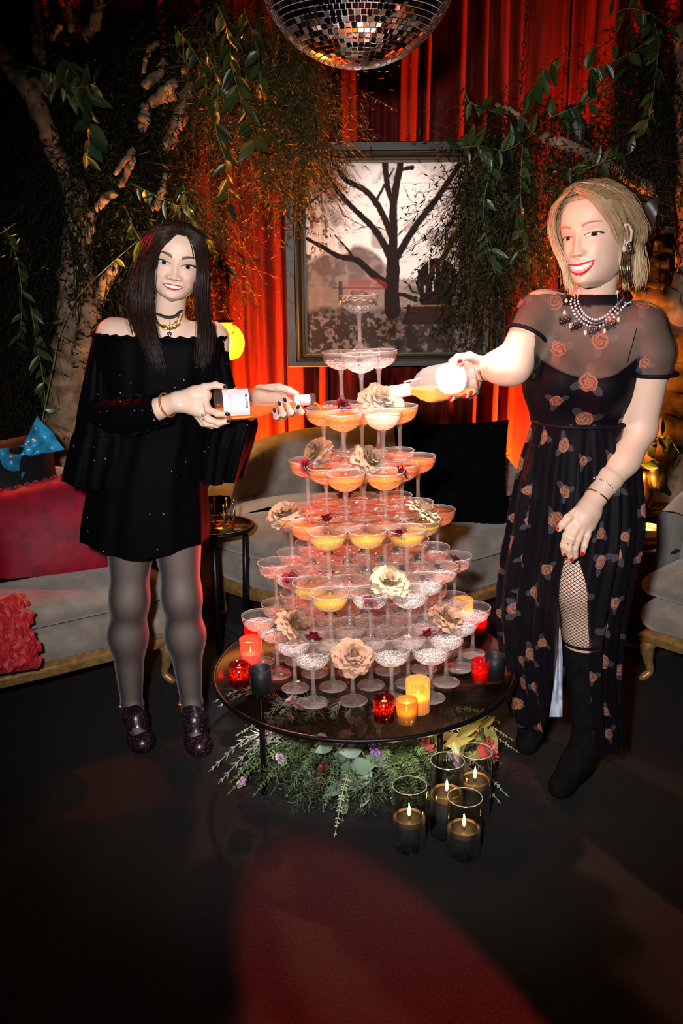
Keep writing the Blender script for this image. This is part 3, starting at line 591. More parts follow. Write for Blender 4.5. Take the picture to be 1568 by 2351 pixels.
# ------------------------------------------------------------------ cushions
M_mag = mat('magenta_velvet', (.17, .0015, .012), .6, 0, .2, sheen=.22, noise=.3, nscale=14, bump=.25, bscale=22); M_blk = mat('black_fur', (.0022, .0022, .0024), .95, 0, .03, noise=.4, nscale=50, bump=1, bscale=160)
M_navy = mat('black_satin', (.003, .0034, .0042), .6, 0, .12, bump=.3, bscale=20); M_teal = mat('teal_satin', (.015, .20, .36), .32, 0, .5, noise=.5, nscale=18, bump=.6, bscale=30); M_ruf = mat('red_ruffle', (.34, .006, .010), .6, sheen=.3)
c1 = WY(128, 1222, .62); t = empty('cushion', c1, 0, 'magenta velvet cushion with pompom edging on the left sofa', 'cushion'); t.rotation_euler = (-.38, -.16, .42)
ob('cover', pillow(.52, .42, .17, 18), M_mag, t); pm = sphere(.013, 8, 6)
for i in range(64):
    k = i % 16; s = -1+2*(k+.5)/16; e = .97-.05*(1-s*s); p = [(s*.26, 0, e*.21), (s*.26, 0, -e*.21), (e*.26, 0, s*.21), (-e*.26, 0, s*.21)][i//16]
    ob('pompom', pm, M_mag, t, loc=p) if i < 2 else put('pompom', bpy.data.meshes['pompom'], t, p)
c2 = WY(10, 1190, .70); t = empty('cushion', c2, 0, 'black cushion with teal satin bow on the left sofa', 'cushion'); t.rotation_euler = (-.3, -.05, .5)
ob('cover', pillow(.46, .62, .17, 16), M_navy, t)
bw = grid(np.array([[(x, -.02*math.sin(3*x*20)-.015*math.cos(z*60), z*(.35+.65*abs(x)/.10)) for z in np.linspace(-.075, .075, 9)] for x in np.linspace(-.11, .11, 21)])); ob('bow', bw, M_teal, t, loc=(.125, -.06, .235), rot=(0, -.5, 0)); ob('bow_knot', sphere(.02, 10, 8, (1, .8, 1.2)), M_teal, t, loc=(.125, -.075, .235))
c3 = WY(-14, 1462, .12); t = empty('cushion', c3, 0, 'red ruffled cushion at the left edge of the picture', 'cushion'); t.rotation_euler = (-.5, .1, .7)
ob('cover', pillow(.24, .26, .16, 14), M_ruf, t); rfm = mdata('ruffle', *grid(np.array([[(a, -.010*math.cos(b*60)+.006*math.sin(a*160), b) for b in np.linspace(-.017, .017, 5)] for a in np.linspace(-.022, .022, 6)])), M_ruf)
for i in range(120):
    a, b = rng.uniform(-.10, .10), rng.uniform(-.11, .11); k = (1-(a/.12)**2)*(1-(b/.13)**2); put('ruffle', rfm, t, (a, -.08*max(k, 0)**.45-.004, b), (rng.uniform(-.7, .7), rng.uniform(-.8, .8), rng.uniform(-.8, .8)), rng.uniform(.8, 1.3))
c4 = WY(1035, 1098, 1.26); t = empty('cushion', c4, 0, 'large fluffy black cushion on the curved loveseat', 'cushion'); t.rotation_euler = (-.22, -.03, -.12)
ob('cover', pillow(.50, .50, .20, 20), M_blk, t)
fv, ff = [], []
for i in range(2600):
    a, b = rng.uniform(-.24, .24, 2); k = max(0, (1-(a/.25)**2)*(1-(b/.25)**2)); p = np.array([a*.95, -.10*k**.45, b*.95]); q = p+np.array([rng.normal(0, .012)+a*.06, -.014, rng.normal(0, .012)+b*.06]); r = rng.normal(0, 1, 3); r = r/np.linalg.norm(r)*.0035; n0 = len(fv); fv += [p-r, p+r, q]; ff.append((n0, n0+1, n0+2))
tag(ob('fur', (fv, ff), M_blk, t), kind='stuff')
# ------------------------------------------------------------------ side table with gold ornaments
st_ = WZ(500, 1207, .525); t = empty('side_table', (st_[0], st_[1], 0), 0, 'small round side table with mirrored top and black legs beside the loveseat', 'table')
ob('table_top', lathe([(0, .513), (.135, .513), (.135, .525), (0, .525)], 40, False), mat('smoked_mirror', (.30, .22, .14), .12, .9), t); aa = np.arange(40)*2*PI/40
ob('rim', tube(np.stack([.138*np.cos(aa), .138*np.sin(aa), 0*aa+.522], -1), .010, 8, closed=True), M_black, t)
for k in range(3): a = k*2.094+.5; ob('leg', tube([(.118*math.cos(a), .118*math.sin(a), .516), (.10*math.cos(a), .10*math.sin(a), 0)], .012, 8), M_black, t)
M_orn = mat('antique_gold', (.42, .24, .06), .3, .9)
def crown(loc, r, h, label, n=7):
    t = empty('crown', loc, rng.uniform(0, 1), label, 'ornament', 'gold crowns on the side table'); a = np.arange(24)*2*PI/24
    ob('band', tube(np.stack([r*np.cos(a), r*np.sin(a), 0*a+.008], -1), .0055, 6, closed=True), M_orn, t)
    for k in range(n):
        b = k*2*PI/n; ob('spike', tube([(r*math.cos(b), r*math.sin(b), .008), (r*1.12*math.cos(b), r*1.12*math.sin(b), h*.6), (r*1.05*math.cos(b), r*1.05*math.sin(b), h)], [.004, .003, .002], 6), M_orn, t)
        ob('jewel', sphere(.0062, 8, 6), M_gold, t, loc=(r*1.05*math.cos(b), r*1.05*math.sin(b), h+.004)); c = b+PI/n; ob('scroll', tube([(r*math.cos(b), r*math.sin(b), .01), (r*1.06*math.cos(c), r*1.06*math.sin(c), h*.45), (r*math.cos(2*c-b), r*math.sin(2*c-b), .01)], .0028, 5), M_orn, t)
crown((st_[0]+.012, st_[1]-.03, .5255), .058, .10, 'tall gold crown ornament on the round side table', 8); crown((st_[0]-.06, st_[1]-.085, .5255), .034, .045, 'small gold crown ornament at the front of the side table', 6)
# ------------------------------------------------------------------ amber globe lamp
lc = WY(514, 787, 1.62); r = 48/2120.7*(abs(lc[1]-CAM[1])*.9637+.09); t = empty('floor_lamp', (lc[0], lc[1], 0), 0, 'amber glass globe lamp glowing behind the dark-haired woman', 'lamp')
ph = np.linspace(.42, PI-.62, 22); ob('lamp_shade', lathe([(r*math.sin(p), -r*math.cos(p)) for p in PI-ph[::-1]][::1], 40, False), thin('amber_globe_glass', (1, .66, .16), 1.5, .25, (1, .50, .06), .03), t, loc=(0, 0, lc[2]), rot=(0, -.13, 0))
ob('pole', tube([(0, 0, .02), (0, 0, lc[2]-.05)], .010, 10), M_brass, t); ob('base', lathe([(0, 0), (.13, 0), (.13, .012), (.02, .025), (.012, .04)], 32), M_brass, t); ob('socket', lathe([(0, -.055), (.018, -.055), (.018, -.02), (0, -.02)], 16), M_brass, t, loc=(0, 0, lc[2]))
ob('bulb', sphere(.024, 14, 10, (1, 1, 1.35), (0, 0, .012)), mat('lit_bulb', (1, .75, .35), .5, emit=14, ecol=(1, .62, .22)), t, loc=(0, 0, lc[2])); ob('cap', lathe([(.030, .0), (.05, .005), (.05, .012), (0, .02)], 24), M_black, t, loc=(0, 0, lc[2]+r*.93))
plight('bulb_light', (0, 0, lc[2]+.005), 34, (1, .50, .12), .05, t)
# ------------------------------------------------------------------ right hand furniture
M_dwood = mat('dark_carved_wood', (.045, .020, .010), .4, 0, .5, noise=.4, nscale=30)
pc = WY(1482, 1243, .95); t = empty('drum_table', (pc[0], pc[1], 0), 0, 'dark wooden drum table under the white bowl candle', 'table'); ph_ = pc[2]
ob('table_top', lathe([(0, ph_-.022), (.135, ph_-.022), (.145, ph_-.012), (.138, ph_), (0, ph_)], 40, False), M_dwood, t); ob('drum', lathe([(.10, .02), (.125, .03), (.118, ph_*.5), (.125, ph_-.06), (.115, ph_-.022)], 36, False), M_dwood, t); ob('base', lathe([(0, 0), (.14, 0), (.14, .012), (.10, .03)], 36, False), M_dwood, t)
for k in range(6): a = k*PI/3-.6; ob('carved_arch', tube([(.126*math.cos(a+q), .126*math.sin(a+q), ph_*.55+.09*math.cos(q*5)) for q in np.linspace(-.3, .3, 9)], .006, 6), M_dwood, t)
t = empty('bowl_candle', (pc[0]-.003, pc[1]-.02, ph_+.001), 0, 'white bowl candle with leather strap on the drum table', 'candle')
ob('bowl', lathe([(0, 0), (.042, 0), (.057, .012), (.062, .045), (.060, .068), (.056, .068), (.056, .05), (0, .046)], 36, False), mat('cream_ceramic', (.78, .58, .42), .45, sub=.0), t); ob('wax', lathe([(0, .049), (.0555, .049), (.0555, .052), (0, .050)], 30, False), M_wax, t); a = np.arange(32)*2*PI/32
ob('strap', tube(np.stack([.0625*np.cos(a), .0625*np.sin(a), .034+.008*np.cos(a*1)], -1), .006, 6, closed=True), mat('brown_leather', (.20, .075, .025), .5), t); ob('wick', tube([(0, 0, .048), (0, 0, .056)], .001, 5), M_wick, t); put('flame', ME_flame, t, (0, 0, .054), sc=.8); plight('candle_light', (0, 0, .078), .55, (1, .58, .2), .006, t)
cc = WY(1530, 1160, 1.35); t = empty('console_cabinet', (cc[0]+.08, cc[1]+.1, 0), 0, 'dark carved console behind the right sofa carrying a gold vase', 'cabinet'); chz = cc[2]
ob('cabinet_top', box(.66, .40, .03, (0, 0, chz-.015), .006), M_dwood, t, False); ob('body', box(.60, .35, chz-.09, (0, 0, (chz-.03)/2+.03), .01), M_dwood, t, False)
for k in (-1, 1): dd = ob('door', box(.27, .015, chz-.16, (k*.145, -.182, chz/2), .006), M_dwood, t, False); ob('handle', sphere(.010, 8, 6, loc=(k*.03, -.195, chz/2)), M_brass, dd)
for k in ((-1, -1), (1, -1), (-1, 1), (1, 1)): ob('leg', box(.04, .04, .06, (k[0]*.27, k[1]*.15, .03), .004), M_dwood, t, False)
vz = WY(1478, 1118, 1.32); t = empty('vase', (vz[0], vz[1], chz), 0, 'gold vase with green leaves on the dark console', 'vase'); ob('body', lathe([(0, 0), (.03, 0), (.042, .03), (.045, .07), (.03, .12), (.022, .15), (.028, .17), (.025, .17)], 28, False), M_gold, t)
# ------------------------------------------------------------------ framed picture
YP = 1.98
tl, br = WY(649, 327, YP), WY(1155, 838, YP); itl, ibr = WY(699, 375, YP), WY(1109, 808, YP)
def fbm(sh, s, oct=4, seed=0):
    g = np.random.default_rng(seed); out = np.zeros(sh); amp = 1; tot = 0
    for o in range(oct):
        n = int(s*2**o)+2; R = g.random((n+1, n+1)); y = np.linspace(0, n-1.001, sh[0]); x = np.linspace(0, n-1.001, sh[1]); yi, xi = y.astype(int), x.astype(int); fy, fx = (y-yi)[:, None], (x-xi)[None]; fy, fx = fy*fy*(3-2*fy), fx*fx*(3-2*fx)
        out += amp*((R[yi][:, xi]*(1-fx)+R[yi][:, xi+1]*fx)*(1-fy)+(R[yi+1][:, xi]*(1-fx)+R[yi+1][:, xi+1]*fx)*fy); tot += amp; amp *= .55
    return out/tot
def picture():
    H, Wd = 330, 318; yy, xx = np.meshgrid(np.linspace(155, 1420, H), np.linspace(160, 1375, Wd), indexing='ij')
    sky = np.array([.93, .80, .74]); img = np.ones((H, Wd, 3))*sky*(1-.10*((xx-850)/700)**2)[..., None]
    def ovl(mask, col): 
        nonlocal img; m = np.clip(mask, 0, 1)[..., None]; img = img*(1-m)+np.asarray(col)*m
    n1, n2, n3 = fbm((H, Wd), 26, 4, 1), fbm((H, Wd), 9, 5, 2), fbm((H, Wd), 60, 2, 3)
    dens = np.clip((560-xx)/480, 0, 1)*.75+np.clip((xx-1080)/260, 0, 1)*.8+np.clip((330-yy)/250, 0, 1)*.25
    ovl(np.clip((n1*.6+n3*.4-.70+.26*dens)*9, 0, 1)*(yy < 950), (.10, .075, .07)); ovl(np.clip((n2-.62+.22*dens)*6, 0, .7)*(yy < 930), (.22, .17, .16))
    top = 800-130*np.exp(-((xx-520)/140)**2)-60*np.exp(-((xx-280)/90)**2)+60*(n2-.5)+np.clip(xx-660, 0, 400)*.9; ovl(np.clip((yy-top)/40, 0, 1)*(yy < 975)*(xx < 720), (.17, .125, .115)); ovl(np.clip((n1-.5)*3, 0, .6)*(yy > top)*(yy < 960)*(xx < 720), (.36, .28, .26))
    ovl(np.clip((yy-(880+30*n2))/30, 0, 1)*(xx > 780)*(xx < 930), (.38, .30, .27)); ovl(np.clip((yy-955)/12, 0, 1), (.26, .20, .165)); ovl(np.clip((yy-955)/12, 0, 1)*np.clip((n1-.45)*3, 0, 1)*.6, (.40, .32, .26))
    ovl(np.clip((yy-1110-40*(n2-.5)*3)/40, 0, 1), (.055, .043, .038)); ovl(np.clip((yy-1110)/60, 0, 1)*np.clip((n1*.55+n3*.45-.52)*9, 0, 1)*(.75), (.30, .235, .21)); ovl(np.clip((yy-1110)/60, 0, 1)*np.clip((n2-.55)*6, 0, .85), (.03, .024, .022)); ovl(((np.abs(yy-970-.02*(xx-330)) < 7) & (xx > 330) & (xx < 700))*.8, (.09, .05, .05)); ovl(((np.abs(xx-390) < 14) & (yy > 925) & (yy < 1060))*.9, (.07, .045, .045)); ovl((np.abs(yy-1060) < 22)*np.clip((n2-.42)*5, 0, .8)*(xx < 640), (.08, .065, .06))
    dk = (.022, .014, .013)
    def limb(pts, w0, w1, col=dk):
        p = smoothpath(pts, 60); ws = np.linspace(w0, w1, 60)/2; D = np.full((H, Wd), 1e9)
        for (px, py), q in zip(p, ws): D = np.minimum(D, np.hypot(xx-px, yy-py)-q)
        ovl(np.clip(.5-(D+2*(n3-.5)*4)/5, 0, 1), col)
    for a in (([(745, 1130), (740, 1000), (748, 850), (745, 750)], 110, 80), ([(745, 790), (748, 560), (750, 400), (795, 150)], 66, 44), ([(735, 790), (690, 690), (600, 560), (430, 395), (330, 265), (275, 150)], 54, 26), ([(742, 640), (660, 455), (560, 330), (430, 260), (355, 150)], 44, 32), ([(742, 420), (705, 290), (690, 150)], 34, 40), ([(630, 405), (690, 290), (745, 195)], 18, 12), ([(765, 780), (900, 560), (1040, 380), (1200, 145)], 52, 34), ([(1075, 325), (1180, 318), (1280, 322)], 18, 14), ([(1130, 300), (1100, 230), (1060, 160)], 10, 6), ([(1240, 330), (1250, 240), (1300, 150)], 14, 8), ([(705, 950), (600, 870), (500, 785), (380, 760), (270, 695), (165, 640)], 56, 24), ([(490, 780), (420, 690), (355, 620)], 18, 8), ([(1075, 790), (1180, 600), (1320, 435)], 36, 24), ([(870, 185), (800, 200), (780, 230)], 26, 22), ([(900, 560), (905, 460), (850, 380), (830, 330)], 7, 4), ([(545, 560), (470, 520), (400, 480)], 7, 4), ([(700, 590), (600, 560), (480, 590)], 7, 4), ([(780, 620), (830, 575)], 12, 8), ([(170, 420), (280, 340), (330, 300)], 16, 8), ([(1240, 330), (1230, 700), (1240, 1000)], 16, 14)): limb(*a)
    ovl((((xx-1050)/140)**2+((yy-940)/165)**2 < 1)*(yy < 1105)*1., dk); ovl(((yy > 850) & (yy < 1105) & (np.abs(xx-1045) < 132-.10*(yy-850)))*1., dk)
    for x0, a, b in ((990, 790, 880), (1035, 850, 920), (1022, 935, 1000), (1075, 800, 870), (1135, 880, 960), (965, 960, 1010)): ovl(((np.abs(xx-x0) < 4.5) & (yy > a) & (yy < b))*.9, (.62, .50, .44))
    limb([(775, 1015), (830, 1025), (905, 1060)], 30, 30); limb([(1150, 1025), (1235, 1020)], 22, 20); limb([(1215, 1020), (1205, 1110)], 22, 16); limb([(860, 960), (880, 1000), (920, 1010)], 14, 12)
    ovl(((yy > 1095) & (yy < 1225) & (xx > 845) & (xx < 1165))*1., (.035, .018, .016)); limb([(860, 1100), (830, 1210)], 24, 18); ovl(((np.abs(yy-1098) < 5) & (xx > 870) & (xx < 1110))*.8, (.34, .17, .08)); ovl((np.hypot((xx-560)/150, (yy-960)/60) < 1)*.35*np.clip(n2*2-.4, 0, 1), (.5, .06, .05))
    X = np.linspace(itl[0], ibr[0], Wd); Zz = np.linspace(itl[2], ibr[2], H); P = np.zeros((H, Wd, 3)); P[..., 0] = X[None]; P[..., 2] = Zz[:, None]; P[..., 1] = YP+.012
    return P, img.reshape(-1, 3)
m_, nt_, N_, L_, b_ = _new('printed_canvas'); ca = N_.new('ShaderNodeVertexColor'); ca.layer_name = 'Col'; L_.new(ca.outputs[0], b_.inputs['Base Color']); b_.inputs['Roughness'].default_value = .8; b_.inputs['Specular IOR Level'].default_value = .04
Pp, Pc = picture(); fr = empty('framed_picture', ((tl[0]+br[0])/2, YP, (tl[2]+br[2])/2), 0, 'large dark framed sepia picture of a bare tree and a garden chair', 'picture'); off = np.array(fr.location)
ob('canvas', (Pp.reshape(-1, 3)-off, grid(Pp)[1]), m_, fr, col=Pc)
M_fr = mat('dark_bronze_frame', (.016, .016, .0145), .5, .05, noise=.25, nscale=25); M_fr2 = mat('gilt_frame_liner', (.060, .042, .020), .4, .3)
def framering(o0, o1, y0, y1, steps):
    (x0, z0, x1, z1) = o0; (a0, b0, a1, b1) = o1; rows = []
    for s, yv in steps:
        L0, B0, R0, T0 = x0+(a0-x0)*s, z0+(b0-z0)*s, x1+(a1-x1)*s, z1+(b1-z1)*s; rows.append([(L0, yv, B0), (R0, yv, B0), (R0, yv, T0), (L0, yv, T0)])
    return grid(np.array(rows), closed_u=True)
O = (tl[0], br[2], br[0], tl[2]); I_ = (itl[0], ibr[2], ibr[0], itl[2])
V, F = framering(O, I_, 0, 0, [(0, YP+.03), (0, YP-.012), (.04, YP-.018), (.42, YP-.018), (.46, YP-.004), (.50, YP-.004)]); ob('frame', (V-off, F), M_fr, fr, False)
V, F = framering(O, I_, 0, 0, [(.50, YP-.004), (.52, YP-.016), (.60, YP-.020), (.68, YP-.014), (.70, YP-.002), (.78, YP-.008), (.86, YP-.006), (.88, YP+.002), (1.0, YP+.004), (1.0, YP+.013)]); ob('frame_liner', (V-off, F), M_fr2, fr, False)
for k in (0, 1): ob('backing_board', box(br[0]-tl[0]-.01, .006, tl[2]-br[2]-.01, (0, .027, 0), .002), M_black, fr) if k else None
def chain(pa, pb, label):
    pa, pb = np.asarray(pa), np.asarray(pb); n = int(np.linalg.norm(pb-pa)/.026); t = empty('chain', pa, 0, label, 'chain'); a = np.arange(12)*2*PI/12; lk = mdata('link', *tube(np.stack([.006*np.cos(a), 0*a, .0165*np.sin(a)], -1), .0021, 5, closed=True), M_black)
    for i in range(n): put('link', lk, t, (pb-pa)*i/n, (0, 0, (i % 2)*PI/2))
chain(WY(1218, -120, 1.75), WY(1195, 225, 1.75), 'black hanging chain in front of the red curtain, right of the mirror ball')
spot('picture_fill', (.15, .4, 3.1), (.2, 1.98, 1.62), 150, (1, .88, .82), 19, .6, .03)  # added unseen spot to brighten the picture
# ------------------------------------------------------------------ greenery
def leafmat(nm, a, b, rough=.35):
    m, nt, N, L, p = _new(nm); oi = N.new('ShaderNodeObjectInfo'); r = N.new('ShaderNodeValToRGB'); r.color_ramp.elements[0].color = (*a, 1); r.color_ramp.elements[1].color = (*b, 1)
    L.new(oi.outputs['Random'], r.inputs[0]); L.new(r.outputs[0], p.inputs['Base Color']); p.inputs['Roughness'].default_value = rough; p.inputs['Specular IOR Level'].default_value = .5
    p.inputs['Transmission Weight'].default_value = 0; return m
M_leaf = leafmat('smilax_leaf', (.012, .030, .010), (.045, .070, .016)); M_euc = leafmat('eucalyptus_leaf', (.075, .135, .095), (.13, .20, .14), .5); M_oliv = leafmat('olive_leaf', (.20, .22, .05), (.30, .22, .05), .45)
M_stem = mat('vine_stem', (.10, .11, .035), .6); M_bark = mat('driftwood_bark', (.20, .125, .075), .85, 0, .2, noise=.55, nscale=14, bump=.45, bscale=30); M_barkd = mat('mossy_dark_bark', (.045, .036, .026), .95, 0, .1, noise=.7, nscale=16, bump=1, bscale=30)
M_moss = mat('fine_dark_foliage', (.0065, .0090, .0040), .85, 0, .15, noise=.6, nscale=40); M_plum = mat('golden_lit_fern', (.050, .046, .010), .7, 0, .25, noise=.6, nscale=30)  # golden light on the fern is put into its colour
def leafmesh(nm, wd, m, fold_=.25, bend=.25, n=6, tipp=1.0):
    P = []
    for v in np.linspace(0, 1, n+1):
        h = wd*(math.sin(PI*min(1, v**.8)))**.9*(1-.25*v)+.004*(1-v); P.append([(a*h, -abs(a)*h*fold_+bend*v*v*.5*-1*0-bend*.4*v*v, v) for a in (-1, -.5, 0, .5, 1)])
    return mdata(nm, *grid(np.array(P)), m)
LM = {'s': [leafmesh('leaf', .20, M_leaf, .35, .3), leafmesh('leaf', .25, M_leaf, .2, .6), leafmesh('leaf', .16, M_leaf, .5, .1)], 'e': [leafmesh('leaf', .27, M_euc, .15, .2), leafmesh('leaf', .33, M_euc, .1, .3)], 'o': [leafmesh('leaf', .17, M_oliv, .2, .3)]}
def vine(P, n, size, label, group, rs, kind='s', name='vine', droop=.6, rad=.0028, cat='vine', spread=1.0):
    P = smoothpath(np.asarray(P, float), 40); o = P[0]; t = empty(name, o, 0, label, cat, group); ob('stem', tube(P-o, np.linspace(rad, rad*.5, 40), 5), M_stem, t)
    for i in range(n):
        k = min(39, int(39*(i+.8)/n)); tg = P[min(k+1, 39)]-P[max(k-1, 0)]; tg = tg/(np.linalg.norm(tg)+1e-9); a = rs.uniform(0, 2*PI); sd = np.cross(tg, [math.cos(a), math.sin(a)*.8, .25*math.sin(a*2)]); sd = sd/(np.linalg.norm(sd)+1e-9)
        d = sd*spread+tg*.45+np.array([0, -.15, -droop*rs.uniform(.3, 1.2)]); d /= np.linalg.norm(d); up = np.cross(d, np.cross([rs.uniform(-.6, .6), -1, .5+rs.uniform(-.5, .5)], d)); up /= np.linalg.norm(up)+1e-9; x = np.cross(d, up)
        p = put('leaf', LM[kind][rs.randrange(len(LM[kind]))], t, P[k]-o); s = size*1.15*rs.uniform(.7, 1.25); p.rotation_euler = Matrix(((x[0], -up[0]*-1, d[0]), (x[1], up[1], d[1]), (x[2], up[2], d[2]))).to_euler(); p.scale = (s, s, s)
    return t
def needles(name, regions, m, label, parent=None, ln=.05, lw=.0035, per=7, seed=1):
    g = np.random.default_rng(seed); Vs, Fs, n0 = [], [], 0
    for u, v, ru, rv, y, dy, cnt in regions:
        for _ in range(cnt):
            r = math.sqrt(g.random()); a = g.random()*2*PI; p = WY(u+ru*r*math.cos(a), v+rv*r*math.sin(a), y+g.uniform(-dy, dy)); d = np.array([g.normal(0, .45), g.normal(0, .4), -1+g.normal(0, .5)]); d /= np.linalg.norm(d)
            dd = d+g.normal(0, .25, 3)*np.array([1, 1, .3]); sv_ = np.cross(d, g.normal(0, 1, 3)); sv_ = sv_/np.linalg.norm(sv_)*lw*.28; L_ = ln*.55*per; pth = lambda f: p+d*L_*f+(dd-d)*L_*f*f*.5
            for f0 in (0, .5): Vs += [pth(f0)-sv_, pth(f0)+sv_, pth(f0+.5)+sv_, pth(f0+.5)-sv_]; Fs.append((n0, n0+1, n0+2, n0+3)); n0 += 4
            for k in range(per):
                q = pth(k/per); e = d*.7+g.normal(0, .7, 3); e /= np.linalg.norm(e); s = np.cross(e, g.normal(0, 1, 3)); s = s/np.linalg.norm(s)*lw*g.uniform(.6, 1.5); l = ln*g.uniform(.3, .7)
                Vs += [q-s*.3, q+e*l*.5-s, q+e*l, q+e*l*.5+s]; Fs.append((n0, n0+1, n0+2, n0+3)); n0 += 4
    o = ob(name, (Vs, Fs), m, parent, False); tag(o, kind='stuff')
    if label: tag(o, label, 'foliage')
    return o
def limbs(t, name, pts, m, seg=10, gn=24, rough=.0):
    P = smoothpath([(*WY(u, v, y), r) for u, v, y, r in pts], gn); R = P[:, 3]*(1+rough*np.sin(np.arange(gn)*1.1)*.10+rough*rng.normal(0, .05, gn)); V, F = tube(P[:, :3]+rng.normal(0, rough*.004, (gn, 3)), R, seg)
    if rough: V = V+rng.normal(0, rough*.0016, V.shape)
    return ob(name, (V-np.array(t.location), F), m, t)
rs = random.Random(3)
b0 = WY(165, 1000, 1.62); tr1 = empty('driftwood_tree', (b0[0], b0[1], 0), 0, 'gnarled driftwood tree with bare pale branches behind the left sofa', 'tree')
limbs(tr1, 'trunk', [(150, 1560, 1.5, .17), (150, 1080, 1.6, .14), (165, 960, 1.6, .12), (170, 860, 1.62, .105), (180, 740, 1.62, .10), (178, 620, 1.62, .08), (176, 520, 1.6, .060), (172, 420, 1.6, .05)], M_bark, 20, 60, .9)
limbs(tr1, 'branch', [(172, 430, 1.6, .045), (125, 350, 1.55, .036), (105, 290, 1.5, .040), (72, 215, 1.5, .038), (30, 165, 1.5, .032), (-20, 90, 1.5, .030)], M_bark, 12, 40, .8)
limbs(tr1, 'branch', [(118, 215, 1.5, .022), (75, 185, 1.5, .016), (55, 225, 1.5, .012)], M_bark, 8, 16, .6)
for pts in ([(100, 150, 1.6, .020), (88, 60, 1.6, .016), (80, -20, 1.6, .014)], [(168, 75, 1.6, .014), (158, 20, 1.6, .012), (150, -20, 1.6, .012)], [(196, 90, 1.62, .024), (222, 40, 1.62, .024), (228, -30, 1.62, .022)], [(85, 120, 1.55, .016), (80, 85, 1.55, .010), (70, 55, 1.55, .008)], [(118, 88, 1.55, .012), (140, 55, 1.55, .014)], [(262, 402, 1.4, .008), (300, 352, 1.4, .013), (304, 345, 1.4, .010)], [(276, 428, 1.38, .012), (296, 385, 1.38, .014), (306, 366, 1.38, .012)], [(222, 482, 1.4, .016), (245, 452, 1.4, .020), (268, 446, 1.4, .009)], [(205, 560, 1.5, .014), (210, 500, 1.5, .016), (208, 480, 1.5, .012)], [(225, 690, 1.5, .020), (246, 640, 1.5, .030), (268, 600, 1.5, .016)], [(330, 165, 1.55, .008), (336, 130, 1.55, .010), (348, 108, 1.55, .011), (366, 100, 1.55, .010)], [(330, 200, 1.6, .018), (350, 182, 1.6, .022), (372, 168, 1.6, .014), (372, 135, 1.6, .008)], [(345, 238, 1.58, .018), (375, 212, 1.58, .024), (402, 188, 1.58, .020)], [(335, 245, 1.6, .014), (370, 228, 1.6, .018), (404, 222, 1.6, .016)], [(325, 300, 1.62, .014), (332, 270, 1.62, .028), (330, 240, 1.62, .016)], [(380, 340, 1.68, .026), (405, 290, 1.68, .030), (425, 230, 1.68, .030), (440, 190, 1.68, .022)], [(352, 480, 1.6, .018), (372, 440, 1.6, .016), (380, 400, 1.6, .010)], [(420, 165, 1.6, .012), (436, 150, 1.6, .010)], [(470, 210, 1.66, .030), (462, 180, 1.66, .026), (470, 150, 1.66, .022)]):
    limbs(tr1, 'branch', pts, M_bark, 9, 18, .7)
ms = needles('moss', [(90, 480, 110, 330, 1.78, .12, 1100), (250, 300, 110, 260, 1.80, .1, 1300), (160, 120, 170, 130, 1.8, .1, 900), (330, 470, 110, 140, 1.75, .1, 600), (230, 520, 100, 130, 1.74, .08, 520), (30, 820, 70, 200, 1.78, .08, 300), (420, 80, 130, 120, 1.8, .1, 500), (240, 780, 70, 130, 1.75, .05, 120), (200, 420, 90, 200, 1.52, .06, 160), (120, 420, 60, 200, 1.66, .05, 200)], M_moss, None, None, .075, .0042, 10, 4); ms.parent = tr1; ms.matrix_parent_inverse = Matrix.Translation(-Vector(tr1.location))
needles('hanging_fern_foliage', [(660, 190, 80, 130, 1.75, .12, 620), (610, 90, 120, 90, 1.7, .12, 420), (520, 130, 110, 130, 1.68, .12, 420), (690, 290, 45, 110, 1.75, .06, 220), (610, 330, 30, 60, 1.72, .05, 70), (470, 500, 70, 120, 1.62, .1, 260)], M_plum, 'fine golden-lit green fern foliage hanging left of the mirror ball', None, .062, .0022, 11, 6)
lv = 'leafy vines on the left tree'
